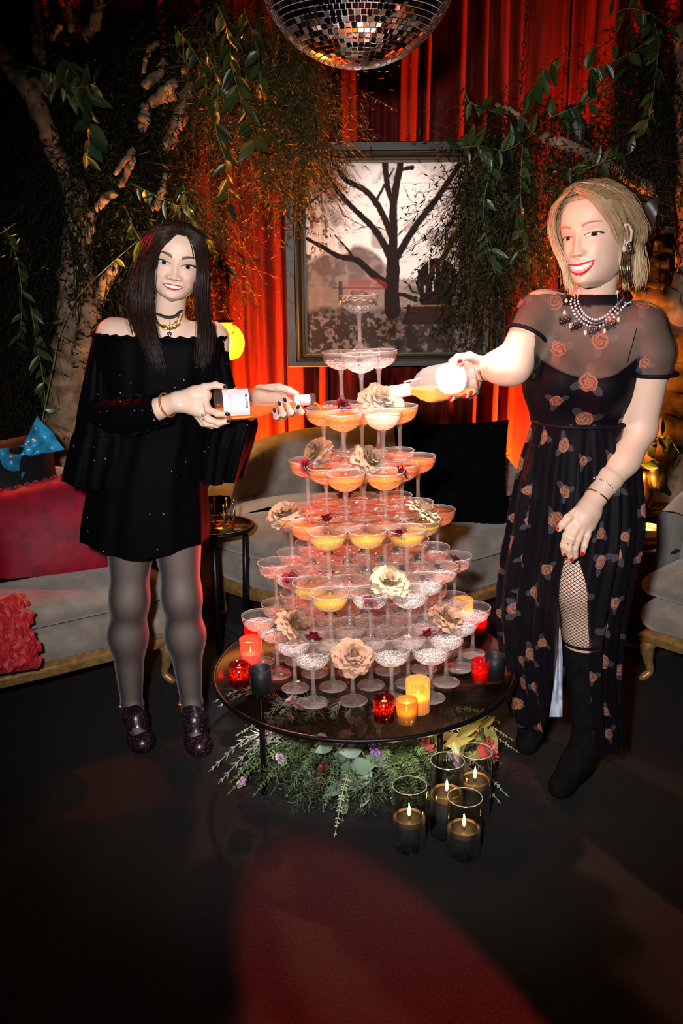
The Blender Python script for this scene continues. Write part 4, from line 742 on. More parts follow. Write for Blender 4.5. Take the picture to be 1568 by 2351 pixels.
VL = [([(140, 130, 1.4), (180, 180, 1.38), (205, 260, 1.36), (200, 370, 1.36)], 30, .085, 'dark leafy vine cluster on the upper left branch'), ([(60, 150, 1.4), (120, 170, 1.38), (170, 200, 1.36), (220, 190, 1.36)], 18, .085, 'dark glossy vine across the top left branch'),
      ([(480, -20, 1.4), (520, 60, 1.38), (535, 160, 1.36), (560, 250, 1.34), (585, 330, 1.34)], 30, .085, 'long hanging vine with large leaves, longest beside the bright curtain'), ([(470, 110, 1.45), (500, 190, 1.42), (495, 290, 1.40), (520, 380, 1.4), (525, 490, 1.4)], 26, .070, 'thin hanging vine with reddish lit leaves above the dark-haired woman'),
      ([(560, 20, 1.5), (590, 110, 1.48), (600, 210, 1.46)], 14, .075, 'short leafy vine beneath the mirror ball left side'),
      ([(10, 520, 1.45), (40, 600, 1.45), (50, 700, 1.45), (40, 790, 1.45)], 22, .07, 'leafy vine hanging at the left picture edge, mid height'), ([(70, 700, 1.5), (85, 790, 1.5), (100, 880, 1.5), (110, 1000, 1.5)], 22, .065, 'leafy vine hanging low beside the pale trunk foot'), ([(90, 1000, 1.42), (120, 850, 1.42), (140, 760, 1.42), (180, 680, 1.40), (250, 610, 1.36), (325, 545, 1.34)], 8, .06, 'long bare arching vine stem across the left trunk'),
      ([(290, 480, 1.36), (310, 530, 1.34), (330, 560, 1.34)], 9, .075, 'yellow lit leaves beside the dark-haired woman head'), ([(420, 420, 1.5), (440, 500, 1.48), (480, 560, 1.45), (535, 640, 1.42)], 20, .06, 'leafy vine trailing behind the dark-haired woman head'), ([(300, 420, 1.55), (340, 440, 1.5), (400, 470, 1.5), (440, 470, 1.5)], 16, .06, 'dark vine across the middle of the left branches'), ([(400, 60, 1.5), (440, 110, 1.48), (470, 170, 1.46), (480, 240, 1.45)], 18, .06, 'vine curtain between pale stubs and large leaves')]
for P, n, s, lab in VL: vine([WY(*q) for q in P], n, s, lab, lv, rs)
b1 = WY(1530, 1000, 1.5); tr2 = empty('driftwood_tree', (b1[0], b1[1], 0), 0, 'amber lit driftwood tree trunk behind the blonde woman', 'tree')
limbs(tr2, 'trunk', [(1540, 1420, 1.5, .13), (1525, 1150, 1.5, .115), (1530, 1000, 1.5, .11), (1560, 850, 1.52, .10), (1580, 700, 1.52, .09), (1600, 560, 1.52, .08), (1590, 300, 1.52, .07), (1580, 60, 1.52, .06)], M_bark, 20, 60, .9)
for pts in ([(1590, 760, 1.5, .05), (1530, 690, 1.45, .052), (1480, 660, 1.42, .045), (1462, 680, 1.42, .03)], [(1500, 660, 1.4, .04), (1520, 580, 1.38, .038), (1540, 520, 1.38, .028)], [(1240, 312, 1.42, .016), (1290, 330, 1.40, .026), (1330, 345, 1.40, .022), (1400, 380, 1.45, .022), (1500, 440, 1.48, .03)], [(1330, 420, 1.45, .018), (1350, 440, 1.45, .022), (1385, 460, 1.45, .02)], [(1140, 240, 1.4, .008), (1180, 258, 1.4, .010), (1230, 305, 1.42, .012)]): limbs(tr2, 'branch', pts, M_bark, 10, 22, .7)
ms2 = needles('moss', [(1500, 240, 90, 260, 1.72, .1, 1200), (1500, 560, 90, 160, 1.76, .08, 500), (1370, 360, 110, 100, 1.48, .1, 380), (1130, 400, 80, 110, 1.42, .08, 420), (1120, 550, 55, 100, 1.42, .06, 220), (1200, 250, 110, 40, 1.45, .06, 160), (1550, 850, 50, 170, 1.75, .05, 160), (1520, 300, 60, 200, 1.42, .05, 160)], M_moss, None, None, .062, .0032, 11, 8); ms2.parent = tr2; ms2.matrix_parent_inverse = Matrix.Translation(-Vector(tr2.location))
needles('hanging_fern_foliage', [(1110, 470, 60, 150, 1.36, .06, 260), (1200, 480, 60, 110, 1.45, .06, 120), (1280, 400, 90, 60, 1.4, .08, 160)], M_plum, 'fine golden-lit green fern foliage hanging over the picture right corner', None, .055, .0021, 11, 9)
lv2 = 'leafy vines around the right tree'
VR = [([(1062, 190, 1.35), (1080, 235, 1.33), (1130, 250, 1.33), (1200, 270, 1.33)], 14, .06, 'vine sprig arching over the picture top right'), ([(1050, 340, 1.30), (1110, 335, 1.28), (1160, 345, 1.28), (1220, 310, 1.3)], 22, .075, 'leafy vine across the picture top right corner'), ([(1130, 380, 1.28), (1110, 470, 1.26), (1120, 560, 1.26), (1140, 640, 1.26)], 24, .065, 'vine hanging over the right side of the picture'), ([(1200, 330, 1.32), (1195, 430, 1.30), (1200, 520, 1.30), (1210, 600, 1.3)], 20, .065, 'vine hanging between the picture and the blonde woman'),
      ([(1290, 125, 1.4), (1250, 160, 1.38), (1230, 190, 1.36), (1210, 225, 1.36)], 9, .075, 'sprig of yellow lit leaves before the bright red curtain'), ([(1390, 40, 1.4), (1440, 20, 1.4), (1490, 30, 1.38), (1530, 60, 1.38)], 10, .065, 'vine arching along the top right corner'), ([(1500, 30, 1.35), (1510, 110, 1.33), (1500, 210, 1.33), (1485, 300, 1.33)], 22, .07, 'vine hanging in the top right dark foliage'), ([(1340, 160, 1.36), (1380, 150, 1.35), (1430, 130, 1.35), (1480, 100, 1.35)], 14, .07, 'vine tendril before the curtain, upper right'), ([(1260, 270, 1.34), (1310, 250, 1.33), (1360, 230, 1.33), (1410, 180, 1.33)], 20, .07, 'vine above the raven, right of the chain'), ([(1280, 380, 1.34), (1330, 390, 1.32), (1390, 370, 1.32), (1450, 350, 1.32)], 20, .06, 'vine under the raven above the blonde woman head'), ([(1500, 1010, 1.25), (1530, 1000, 1.25), (1560, 1040, 1.25)], 8, .07, 'leaf sprig above the gold vase'), ([(1470, 1085, 1.30), (1480, 1040, 1.28), (1510, 1010, 1.27)], 8, .07, 'leaves rising from the gold vase')]
for P, n, s, lab in VR: vine([WY(*q) for q in P], n, s, lab, lv2, rs)
# ------------------------------------------------------------------ ravens
M_raven = mat('raven_feathers', (.004, .004, .005), .5)
def raven(u, v, y, s, label, face_=1):
    o = WY(u, v, y); t = empty('raven', o, 0, label, 'bird'); t.scale = (s*face_, s, s)
    V, F = sdf([((0, 0, .045), (.012, 0, .085), .036, .034), ((.012, 0, .085), (.022, 0, .128), .026, .020), ((.022, 0, .130), (.030, 0, .134), .022, .019), ((.045, 0, .133), (.075, 0, .126), .009, .003), ((-.01, 0, .045), (-.055, 0, .0), .022, .010)], .0045, .02); ob('body', (V, F), M_raven, t)
    for k in (-1, 1): ob('leg', tube([(.008, k*.012, .02), (.012, k*.014, -.001)], .0022, 6), mat('raven_leg', (.25, .08, .04), .6), t); ob('wing', sphere(1, 12, 8, (.022, .007, .046), (-.008, k*.031, .055)), M_raven, t)
raven(1325, 335, 1.385, 1.0, 'black raven perched on the branch above the blonde woman', -1); raven(1508, 1132, 1.30, .95, 'black raven standing on the dark console', -1)
# ------------------------------------------------------------------ flower arrangement under the table
gf = 'flower stems under the glass table'
M_fern = mat('fern_green', (.060, .115, .030), .6, noise=.4, nscale=20); M_fpale = mat('pale_fern', (.26, .29, .19), .65, noise=.3, nscale=20); M_grey = mat('grey_green_leaf', (.27, .32, .28), .65, noise=.25, nscale=20)
def frond(P, m, lw, ll, n, label, name='fern_frond', cat='fern', rake=.5, flat=None):
    P = smoothpath(np.asarray(P, float), 30); o = P[0].copy(); t = empty(name, o, 0, label, cat, gf); ob('stem', tube(P-o, np.linspace(.0026, .0012, 30), 5), m, t); Vs, Fs = [], []
    for i in range(n):
        f = (i+1)/(n+.5); k = min(28, int(f*29)); tg = P[k+1]-P[k]; tg /= np.linalg.norm(tg)+1e-9; sd = np.cross(tg, [0, -.45, 1]); sd /= np.linalg.norm(sd)+1e-9
        for s in (-1, 1):
            e = sd*s+tg*rake+np.array([0, 0, rs.uniform(-.3, .2)]); e /= np.linalg.norm(e); l = ll*(1-.75*f**2.2)*rs.uniform(.85, 1.1); p = P[k]-o; q = np.cross(e, np.cross(tg, sd)); q = q/(np.linalg.norm(q)+1e-9)*lw; n0 = len(Vs)
            Vs += [p-q*.4, p+e*l*.5-q, p+e*l, p+e*l*.5+q, p+q*.4]; Fs.append((n0, n0+1, n0+2, n0+3, n0+4))
    tag(ob('leaflets', (Vs, Fs), m, t, False), kind='stuff'); return t
def ctr(k=0): a = rs.uniform(0, 6.28); return np.array([.02+.12*math.cos(a), -.08+.10*math.sin(a), rs.uniform(.05, .12)])
def stemto(u, v, z, hump=.05):
    tip = WZ(u, v, z); c = np.array([.0+.45*tip[0], -.05+.45*(tip[1]+.05), .10+z*.3]); return [c, (c+tip)/2+np.array([0, 0, hump]), tip]
FN = [(540, 1690, .10, 'p'), (550, 1716, .08, 'p'), (552, 1742, .07, 'p'), (600, 1675, .16, 'g'), (520, 1826, .02, 'g'), (525, 1800, .03, 'g'), (655, 1832, .01, 'g'), (742, 1838, .01, 'g'), (768, 1922, .004, 'p'), (785, 1890, .004, 'g'), (742, 1868, .006, 'g'), (905, 1850, .02, 'f'), (935, 1868, .02, 'f'), (968, 1850, .03, 'f'), (990, 1838, .03, 'f'), (900, 1800, .08, 'f'), (1005, 1790, .07, 'f'), (870, 1690, .18, 'g'), (1192, 1728, .05, 'p'), (1180, 1700, .07, 'p'), (1150, 1660, .12, 'g'), (1150, 1845, .01, 'p'), (1168, 1830, .01, 'p'), (1155, 1755, .05, 'g'), (960, 1690, .17, 'f'), (700, 1710, .15, 'g'), (620, 1775, .06, 'g'), (580, 1830, .01, 'g'), (690, 1780, .08, 'g'), (840, 1830, .03, 'g')]
gen = {'p': 'pale toothed fern frond under the glass table', 'g': 'green fern frond under the glass table', 'f': 'bright green fern frond hanging at the front of the arrangement'}
def whereis(u, v):
    a = 'far left' if u < 560 else 'left' if u < 680 else 'middle' if u < 880 else 'right of middle' if u < 1020 else 'far right'; return a, ('upper' if v < 1700 else 'mid-height' if v < 1790 else 'low')
seen_l = {}
def uniq(lab):
    seen_l[lab] = seen_l.get(lab, 0)+1; k = seen_l[lab]; return lab if k == 1 else lab+', '+('', '', 'second there', 'third there', 'fourth there', 'fifth there', 'sixth there')[min(k, 6)]
for u, v, z, k in FN: frond(stemto(u, v, z), {'p': M_fpale, 'g': M_fern, 'f': M_fern}[k], .0022 if k == 'p' else .0026, .020 if k != 'f' else .026, 20 if k != 'f' else 24, uniq('%s fern frond, %s, at the %s of the arrangement' % ({'p': 'pale toothed', 'g': 'dull green', 'f': 'bright green'}[k], whereis(u, v)[1], whereis(u, v)[0])))
for u, v, z in ((478, 1770), (505, 1782), (555, 1770)) and ((478, 1772, .03), (500, 1800, .015), (545, 1775, .05), (488, 1612, .13), (500, 1622, .12), (585, 1712, .12), (640, 1640, .22), (700, 1655, .24), (760, 1650, .25), (600, 1650, .2), (820, 1660, .24)): frond(stemto(u, v, z, .07), M_grey, .0022, .045, 11, uniq('silvery narrow-leaved sprig, %s, at the %s under the glass table' % whereis(u, v)[::-1]), 'willow_sprig', 'sprig', 1.6)
for k, (P, n, s, lab) in enumerate([([(760, 1700, .2), (800, 1740, .14), (800, 1790, .10), (780, 1830, .03)], 12, .062, 'eucalyptus sprig with broad leaves left of the lilac'), ([(800, 1690, .2), (840, 1740, .14), (850, 1790, .08), (845, 1830, .03)], 12, .06, 'eucalyptus sprig hanging under the lilac'), ([(880, 1660, .26), (920, 1650, .25), (950, 1640, .27), (985, 1640, .28)], 9, .06, 'eucalyptus sprig seen through the glass top'), ([(840, 1655, .26), (820, 1650, .26), (800, 1640, .28)], 7, .055, 'small eucalyptus sprig under the front votives')]): vine([WZ(*q) for q in P], n, s, lab, gf, rs, 'e', 'eucalyptus_sprig', .3, .002, 'sprig')
for P, n, lab in (([(1000, 1720, .15), (1040, 1700, .17), (1085, 1675, .18), (1130, 1668, .17)], 11, 'golden olive leaf branch at the right table edge'), ([(1010, 1730, .13), (1060, 1715, .14), (1100, 1690, .15), (1120, 1740, .10)], 10, 'golden olive leaf branch over the pink protea')): vine([WZ(*q) for q in P], n, .085, lab, gf, rs, 'o', 'leaf_branch', .2, .002, 'branch')
fill_c = np.array([-.02, -.10, .10]); gg_ = np.random.default_rng(21); Vs, Fs = [], []
for i in range(1500):
    a = gg_.uniform(0, 2*PI); q = gg_.random()**.5; p = np.array([.34*q*math.cos(a)-.02, -.08+.24*q*math.sin(a), .03+.16*gg_.random()*(1-.5*q)]); d = np.array([math.cos(a), math.sin(a), gg_.normal(0, .4)])+gg_.normal(0, .5, 3); d /= np.linalg.norm(d)
    for k in range(7):
        e = d*.6+gg_.normal(0, .7, 3); e /= np.linalg.norm(e); c = p+d*.010*k; w_ = np.cross(e, gg_.normal(0, 1, 3)); w_ = w_/np.linalg.norm(w_)*.0016; n0 = len(Vs); Vs += [c-w_, c+e*.011-w_, c+e*.024, c+e*.011+w_]; Fs.append((n0, n0+1, n0+2, n0+3))
ff_ = ob('fern_bed', (Vs, Fs), mat('fern_bed_green', (.034, .060, .024), .65, noise=.6, nscale=18), None, False); tag(ff_, 'bed of fine fern leaves under the glass table', 'foliage', gf, 'stuff')
M_pk = mat('pale_pink_petal', (.66, .44, .60), .6); M_lil = mat('lilac_petal', (.28, .15, .42), .6); M_pro = mat('protea_petal', (.62, .10, .09), .55, noise=.4, nscale=40); M_ran = mat('ranunculus_petal', (.16, .002, .010), .5)
ME_pk = mdata('petal', *grid(petal(.010, .017, .003, .003, n=4, ruf=.002)), M_pk); ME_lp = mdata('floret', *sphere(.0042, 6, 4, (1, 1, .7)), M_lil); ME_rp = mdata('petal', *grid(petal(.011, .015, .006, -.001, n=4)), M_ran); ME_pp = mdata('petal', *grid(petal(.010, .050, .006, .004, n=4)), M_pro)
def bloom(u, v, z, label, me, rings, s=1, name='pink_blossom', group='pink blossoms under the glass table', cat='flower', grp=True):
    p = WZ(u, v, z); t = empty(name, p, 0, label, cat, group); t.rotation_euler = (.7+rs.uniform(-.4, .4), rs.uniform(-.6, .6), rs.uniform(0, 6)); t.scale = (s, s, s)
    for n, tl, off in rings:
        for i in range(n): a = i*2*PI/n+rs.uniform(-.2, .2); o = put('petal', me, t, (off*math.cos(a), off*math.sin(a), 0)); o.rotation_euler = (Matrix.Rotation(a-PI/2, 3, 'Z') @ Matrix.Rotation(-math.radians(tl), 3, 'X')).to_euler()
    put('calyx', ME_calyx, t, sc=.6)
for u, v, z in ((640, 1745, .10), (655, 1752, .09), (630, 1685, .18), (622, 1668, .2), (738, 1700, .18), (795, 1690, .2), (785, 1705, .17), (560, 1800, .05), (810, 1645, .27), (818, 1660, .26), (672, 1612, .27), (680, 1625, .27), (660, 1650, .25)): bloom(u, v, z, uniq('pale pink blossom, %s, at the %s under the glass table' % whereis(u, v)[::-1]), ME_pk, ((5, 62, .002), (4, 25, .001)), 1.25)
for (u, v, z), lab in zip(((748, 1772, .06), (766, 1795, .05), (738, 1812, .04), (822, 1795, .05), (728, 1690, .15)), ('uppermost dark red ranunculus under the table front', 'largest dark red ranunculus of the front cluster', 'lowest dark red ranunculus near the carpet', 'dark red ranunculus half hidden by eucalyptus leaves', 'dark red ranunculus deep under the glass table')): bloom(u, v, z, lab, ME_rp, ((4, 5, .003), (6, 18, .006), (7, 38, .009), (7, 60, .010)), 1.25, 'ranunculus', 'dark red ranunculus under the table')
bloom(1100, 1728, .12, 'pink red protea at the right under the glass table', ME_pp, ((7, 4, .010), (9, 12, .016), (10, 22, .018)), 1.0, 'protea', 'proteas under the table'); bloom(970, 1728, .11, 'red protea behind the right table leg', ME_pp, ((6, 4, .009), (8, 14, .014)), .85, 'protea', 'proteas under the table')
for u0, v0, u1, v1, z0, z1, lab in ((850, 1692, 885, 1765, .18, .10, 'lilac spike at the table front'), (1040, 1735, 1075, 1770, .12, .09, 'lilac spike behind the glass cylinders')):
    a, b = WZ(u0, v0, z0), WZ(u1, v1, z1); t = empty('lilac_spike', a, 0, lab, 'flower', gf); ob('stem', tube([(0, 0, 0), (b-a)*.5, b-a], .002, 5), M_stem, t)
    for i in range(110): f = rs.random(); q = (b-a)*f; rr = .020*math.sin(PI*min(1, f*.8+.2))*math.sqrt(rs.random()); c = rs.uniform(0, 6.28); put('floret', ME_lp, t, q+np.array([rr*math.cos(c), -abs(rr*math.sin(c)), rr*math.sin(c)*.8]), (rs.uniform(0, 3), 0, 0), rs.uniform(.8, 1.3))
# ------------------------------------------------------------------ people: shared parts
from mathutils.bvhtree import BVHTree
def skinmat(nm):
    m, nt, N, L, b = _new(nm); ca = N.new('ShaderNodeVertexColor'); ca.layer_name = 'Col'; L.new(ca.outputs[0], b.inputs['Base Color'])
    mr = N.new('ShaderNodeMapRange'); mr.inputs['To Min'].default_value = .10; mr.inputs['To Max'].default_value = .50; L.new(ca.outputs['Alpha'], mr.inputs[0]); L.new(mr.outputs[0], b.inputs['Roughness'])
    b.inputs['Specular IOR Level'].default_value = .35; b.inputs['Subsurface Weight'].default_value = .12; b.inputs['Subsurface Radius'].default_value = (.012, .005, .003); b.inputs['Subsurface Scale'].default_value = .5
    return m
def G(x, z, x0, z0, sx, sz): return np.exp(-((x-x0)/sx)**2-((z-z0)/sz)**2)
def head(skin, lip, brow, iris, wide=1.0, mz=-.070, mw=.026, smile=.007, gap_u=.0045, gap_l=.0045, lipu=.0045, lipl=.0062, eyeh=.0050, browz=.021, browth=.0036, shadow=.35, blush=(.75, .30, .28), liner=.0016, jaw=0.0, slant=0.0, gaze=0.0, nosew=1.0, jw=0.0, ews=1.0, nosel=1.0):
    nz, na = 300, 340; a = np.linspace(-PI, PI, na, endpoint=False); th = a-.55*np.sin(a); z = np.linspace(-.118-jaw, .118, nz)
    K = [-.118-jaw, -.110-jaw, -.100-jaw*.8, -.085-jaw*.5, -.065, -.04, -.015, .01, .035, .06, .08, .098, .11, .118]
    sm = lambda v: np.convolve(np.pad(np.interp(z, K, v), 9, 'edge'), np.ones(19)/19, 'valid')
    hw, fd, bd = sm([.003, .028, .039+jw, .0505+jw, .0595+jw, .0655, .0685, .0705, .0715, .0705, .064, .050, .033, .004])*wide, sm([.055, .078, .085, .0865, .087, .0875, .0865, .0865, .0885, .0865, .077, .059, .039, .005]), sm([.0, .01, .03, .05, .065, .08, .092, .098, .100, .098, .088, .068, .045, .005])
    S, Cc = np.sin(th), np.cos(th); p = 2.25; r = (np.abs(S)**p+np.abs(Cc)**p)**(-1/p); X = hw[:, None]*(S*r)[None]; Y = -np.where(Cc > 0, fd[:, None], bd[:, None])*(Cc*r)[None]; Z = np.repeat(z[:, None], na, 1)
    fr = np.clip(Cc*1.8, 0, 1)[None]; ax = np.abs(X); D = 0*X
    ex, ez, ew = .0325*wide**.5, 0.0, .0155*ews
    D += -.0085*G(ax, Z, ex-.003, .003, .018, .012)+.0042*G(ax, Z, .030, .022, .022, .008)+.0066*G(ax, Z, ex, -.0005, .0125, .0085)
    na_ = np.interp(z, [-.056, -.0495, -.043, -.038, -.02, .0, .018, .032], [0, .006, .0185, .0180, .0120*nosel, .0062*nosel, .0028, 0])[:, None]; nw = np.interp(z, [-.045, -.035, -.01, .02], [.0125*nosew, .0110*nosew, .0085, .0100])[:, None]; D += na_*np.exp(-(X/nw)**2)
    D += .0085*G(ax, Z, .0142*nosew, -.0405, .0058, .0058)-.003*G(ax, Z, .0075*nosew, -.0475, .004, .003)
    D += .0060*G(ax, Z, .043, -.032, .018, .016)+.0060*G(X, Z, 0, mz, mw*1.15, .020)+.0065*G(X, Z, 0, -.104-jaw, .017, .012)-.0030*G(X, Z, 0, mz-.0195, .018, .006)-.0022*G(ax, Z, mw*1.28, mz+.006, .006, .014)-.0015*G(X, Z, 0, -.058, .003, .006)
    # mouth
    t = np.clip(1-(X/mw)**2, 0, 1); zc = mz+smile*((X/mw)**2-.5); up = zc+gap_u*t**.6; lo = zc-gap_l*t**.7; ut = up+lipu*t**.55*(1-.22*np.exp(-(X/.0035)**2)+.10*np.exp(-((ax-.007)/.004)**2)); ll = lo-lipl*t**.5
    inm = (ax < mw); lipm = inm & (Z < ut) & (Z > ll); mo = inm & (Z < up) & (Z > lo)
    D += np.where(lipm & ~mo, .0022*np.sin(PI*np.clip((Z-ll)/(ut-ll+1e-6), 0, 1)), 0)-np.where(mo, .0030, 0)
    Y = Y-D*fr
    C = np.ones((nz, na, 4)); C[..., :3] = skin
    def mixc(m, c, al=None):
        m = np.clip(m, 0, 1)*(Cc > .05)[None]; C[..., :3] = C[..., :3]*(1-m[..., None])+np.asarray(c)*m[..., None]
        if al is not None: C[..., 3] = C[..., 3]*(1-m)+al*m
    sk = np.array(skin); edge = lambda d, wd_=.0008: np.clip(.5-d/wd_, 0, 1)
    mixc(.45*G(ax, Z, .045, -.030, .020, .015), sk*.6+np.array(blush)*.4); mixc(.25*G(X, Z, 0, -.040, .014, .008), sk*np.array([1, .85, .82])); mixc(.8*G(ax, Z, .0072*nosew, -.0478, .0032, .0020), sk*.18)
    xe = (ax-ex); ze = Z-ez-slant*xe; q = np.clip(1-(xe/ew)**2, 0, 1); eu = eyeh*q**.75; el = -eyeh*.78*q**.9
    mixc(shadow*np.exp(-((ze-eyeh*.9)/.0065)**2-(xe/.020)**2), sk*.35); mixc(shadow*.6*np.exp(-((ze+eyeh*1.1)/.003)**2-(xe/.016)**2), sk*.4)
    eye = (np.abs(xe) < ew) & (ze < eu) & (ze > el); mixc(eye*1., (.50, .46, .44), .1)
    rr = np.hypot(X-np.sign(X)*ex-gaze, Z-ez-.0006); mixc(eye*edge(rr-.0062), iris, .0); mixc(eye*edge(rr-.0028), (.003, .003, .003), .0)
    lt = liner*(1+.5*np.clip(xe/ew, -1, 1.2)); mixc(((np.abs(xe-.002) < ew*1.16) & (ze > eu-.0004) & (ze < eyeh*np.clip(1-((xe-.001)/(ew*1.2))**2, 0, 1)**.75+lt+.0002))*.97, (.008, .005, .004)); mixc(((np.abs(xe) < ew) & (ze < el+.0002) & (ze > el-.0008))*.75, (.03, .015, .012))
    bx = (ax-.013)/.040; bz = browz+.0065*np.sin(np.clip(bx, 0, 1)*PI*.72)+slant*.02*bx; mixc(((bx > 0) & (bx < 1))*edge(np.abs(Z-bz)-browth*(1.05-.75*np.clip(bx, 0, 1)**1.5), .0022)*.9, brow)
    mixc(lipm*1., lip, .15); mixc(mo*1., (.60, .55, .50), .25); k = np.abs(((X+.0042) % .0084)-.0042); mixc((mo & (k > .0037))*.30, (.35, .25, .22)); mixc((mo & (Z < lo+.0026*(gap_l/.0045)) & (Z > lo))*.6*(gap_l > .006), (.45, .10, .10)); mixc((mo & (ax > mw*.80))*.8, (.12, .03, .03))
    V, F = grid(np.stack([X, Y, Z], -1), closed_u=True); return V, F, C.reshape(-1, 4), (X, Y, Z)
def hairstrands(guides, n, r0, jit, seed, lenj=.12, npts=16, clump=.5):
    g = np.random.default_rng(seed); Gd = [smoothpath(np.array(q, float), npts) for q in guides]; parts = []
    for _ in range(n):
        s = g.random()*(len(Gd)-1); i = int(s); f = s-i; P = Gd[i]*(1-f)+Gd[min(i+1, len(Gd)-1)]*f; t = np.linspace(0, 1, npts)[:, None]
        off = g.normal(0, 1, 3)*jit; off2 = g.normal(0, 1, 3)*jit*.6; P = P+off*(t**.8)*(1-.35*clump*t)+off2*np.sin(t*PI*g.uniform(.8, 1.6)); L = 1-lenj*g.random(); m = max(5, int(npts*L)); P = P[:m]
        R = r0*g.uniform(.6, 1.3)*np.sqrt(np.clip(1.02-np.linspace(0, 1, m)**3, .02, 1)); parts.append(tube(P, R, 4, False))
    return comb(*parts)
def hairmat(nm, root, tip, zr, zt, spec=.22):
    m, nt, N, L, b = _new(nm); ge = N.new('ShaderNodeNewGeometry'); sp = N.new('ShaderNodeSeparateXYZ'); mr = N.new('ShaderNodeMapRange'); mr.inputs[1].default_value = zr; mr.inputs[2].default_value = zt; rmp = N.new('ShaderNodeValToRGB'); rmp.color_ramp.elements[0].color = (*root, 1); rmp.color_ramp.elements[1].color = (*tip, 1)
    n = N.new('ShaderNodeTexNoise'); n.inputs['Scale'].default_value = 90; mu = N.new('ShaderNodeMixRGB'); mu.blend_type = 'MULTIPLY'; mu.inputs[0].default_value = .5
    L.new(ge.outputs['Position'], sp.inputs[0]); L.new(sp.outputs[2], mr.inputs[0]); L.new(mr.outputs[0], rmp.inputs[0]); mp = N.new('ShaderNodeMapping'); mp.inputs['Scale'].default_value = (1, 1, .06); L.new(ge.outputs['Position'], mp.inputs[0]); L.new(mp.outputs[0], n.inputs['Vector']); L.new(rmp.outputs[0], mu.inputs[1]); L.new(n.outputs['Fac'], mu.inputs[2]); L.new(mu.outputs[0], b.inputs['Base Color'])
    b.inputs['Roughness'].default_value = .42; b.inputs['Specular IOR Level'].default_value = spec; return m
def finger(pts, r0, r1): return [(WY(*pts[i]), WY(*pts[i+1]), r0+(r1-r0)*i/(len(pts)-1), r0+(r1-r0)*(i+1)/(len(pts)-1), .005) for i in range(len(pts)-1)]
def nail(parent, me, u, v, y, rot=0, s=1.0):
    p = WY(u, v, y); return put('fingernail', me, parent, p-np.array(parent.location), (0, rot, 0), s)
def loft(rows, n=64, amp=.0, freq=16, ph=0, noise=0, seed=1):
    """rows: (v, uL, uR, y centre, half depth, fold amplitude factor) silhouettes of a garment at its own depth"""
    g = np.random.default_rng(seed); R = smoothpath([(*((WY(uL, vv, yc)+WY(uR, vv2, yc))/2), np.linalg.norm(WY(uR, vv2, yc)-WY(uL, vv, yc))/2, b, k, (WY(uR, vv2, yc)-WY(uL, vv, yc))[2]/2) for vv, vv2, uL, uR, yc, b, k in rows], 56); a = np.arange(n)*2*PI/n; out = []; pn = g.uniform(0, 6, 4)
    for i, q in enumerate(R):
        f = 1+0*a; d = q[5]*amp*(np.sin(freq*a+ph+.6*np.sin(i*.05))+.5*np.sin(freq*1.7*a+pn[0]+i*.03)+.35*np.sin(freq*.6*a+pn[1])); rx, ry = q[3]+d, q[4]+d
        out.append(np.stack([q[0]+rx*np.cos(a), q[1]+ry*np.sin(a), q[2]+q[6]*np.cos(a)+noise*np.sin(3*a+i*.2)], -1))
    return np.array(out)
# ------------------------------------------------------------------ dark-haired woman on the left
SKL = (.57, .385, .30)
def V_(u, v, y): return WY(u, v, y)
hip = [V_(300, 1180, .17), V_(404, 1175, .16)]; knee = [V_(297, 1378, .15), V_(417, 1372, .13)]; calf = [V_(293, 1460, .165), V_(425, 1460, .145)]; ank = [V_(303, 1622, .155), V_(440, 1618, .135)]; ball_ = [V_(322, 1690, .085), V_(454, 1702, .06)]
legs = []
for i in (0, 1): legs += [(hip[i], knee[i], .082, .053, .04), (knee[i], calf[i], .052, .0545, .05), (calf[i], ank[i], .0545, .031, .05), (ank[i], ank[i]+(ball_[i]-ank[i])*.55+np.array([0, 0, .018]), .031, .028, .02), (ank[i]+(ball_[i]-ank[i])*.5, ball_[i], .030, .026, .02)]
nk = V_(386, 742, .135); nt_ = V_(395, 668, .10)
bl = legs+[(hip[0], hip[1], .085, .085, .05), (V_(325, 1120, .165), V_(380, 1120, .16), .10, .10, .05), (V_(328, 1010, .15), V_(382, 1010, .15), .082, .082, .05), (V_(322, 880, .14), V_(405, 880, .14), .092, .092, .05), (V_(300, 800, .14), V_(440, 805, .14), .070, .070, .05), (V_(262, 772, .145), V_(488, 780, .145), .046, .046, .04), (nk, nt_, .047, .044, .03), (V_(262, 768, .145), V_(254, 792, .145), .046, .042, .03), (V_(254, 792, .145), V_(226, 975, .11), .042, .036), (V_(226, 975, .11), V_(300, 962, .0), .038, .037), (V_(300, 962, .0), V_(372, 935, -.05), .037, .031), (V_(484, 776, .145), V_(488, 800, .145), .046, .040, .03), (V_(488, 800, .145), V_(522, 975, .15), .040, .035), (V_(522, 975, .15), V_(560, 950, .11), .035, .031), (V_(560, 950, .11), V_(588, 925, .07), .031, .028)]
V1, F1 = sdf(bl, .0065, .02)
hl = [(V_(360, 940, -.042), V_(408, 921, -.068), .0325, .0255, .01), (V_(408, 921, -.068), V_(448, 908, -.078), .0255, .0265, .012), (V_(414, 926, -.068), V_(452, 936, -.085), .024, .024, .012), (V_(448, 908, -.078), V_(470, 908, -.085), .024, .020, .01), (V_(452, 936, -.085), V_(466, 946, -.09), .022, .016, .01)]
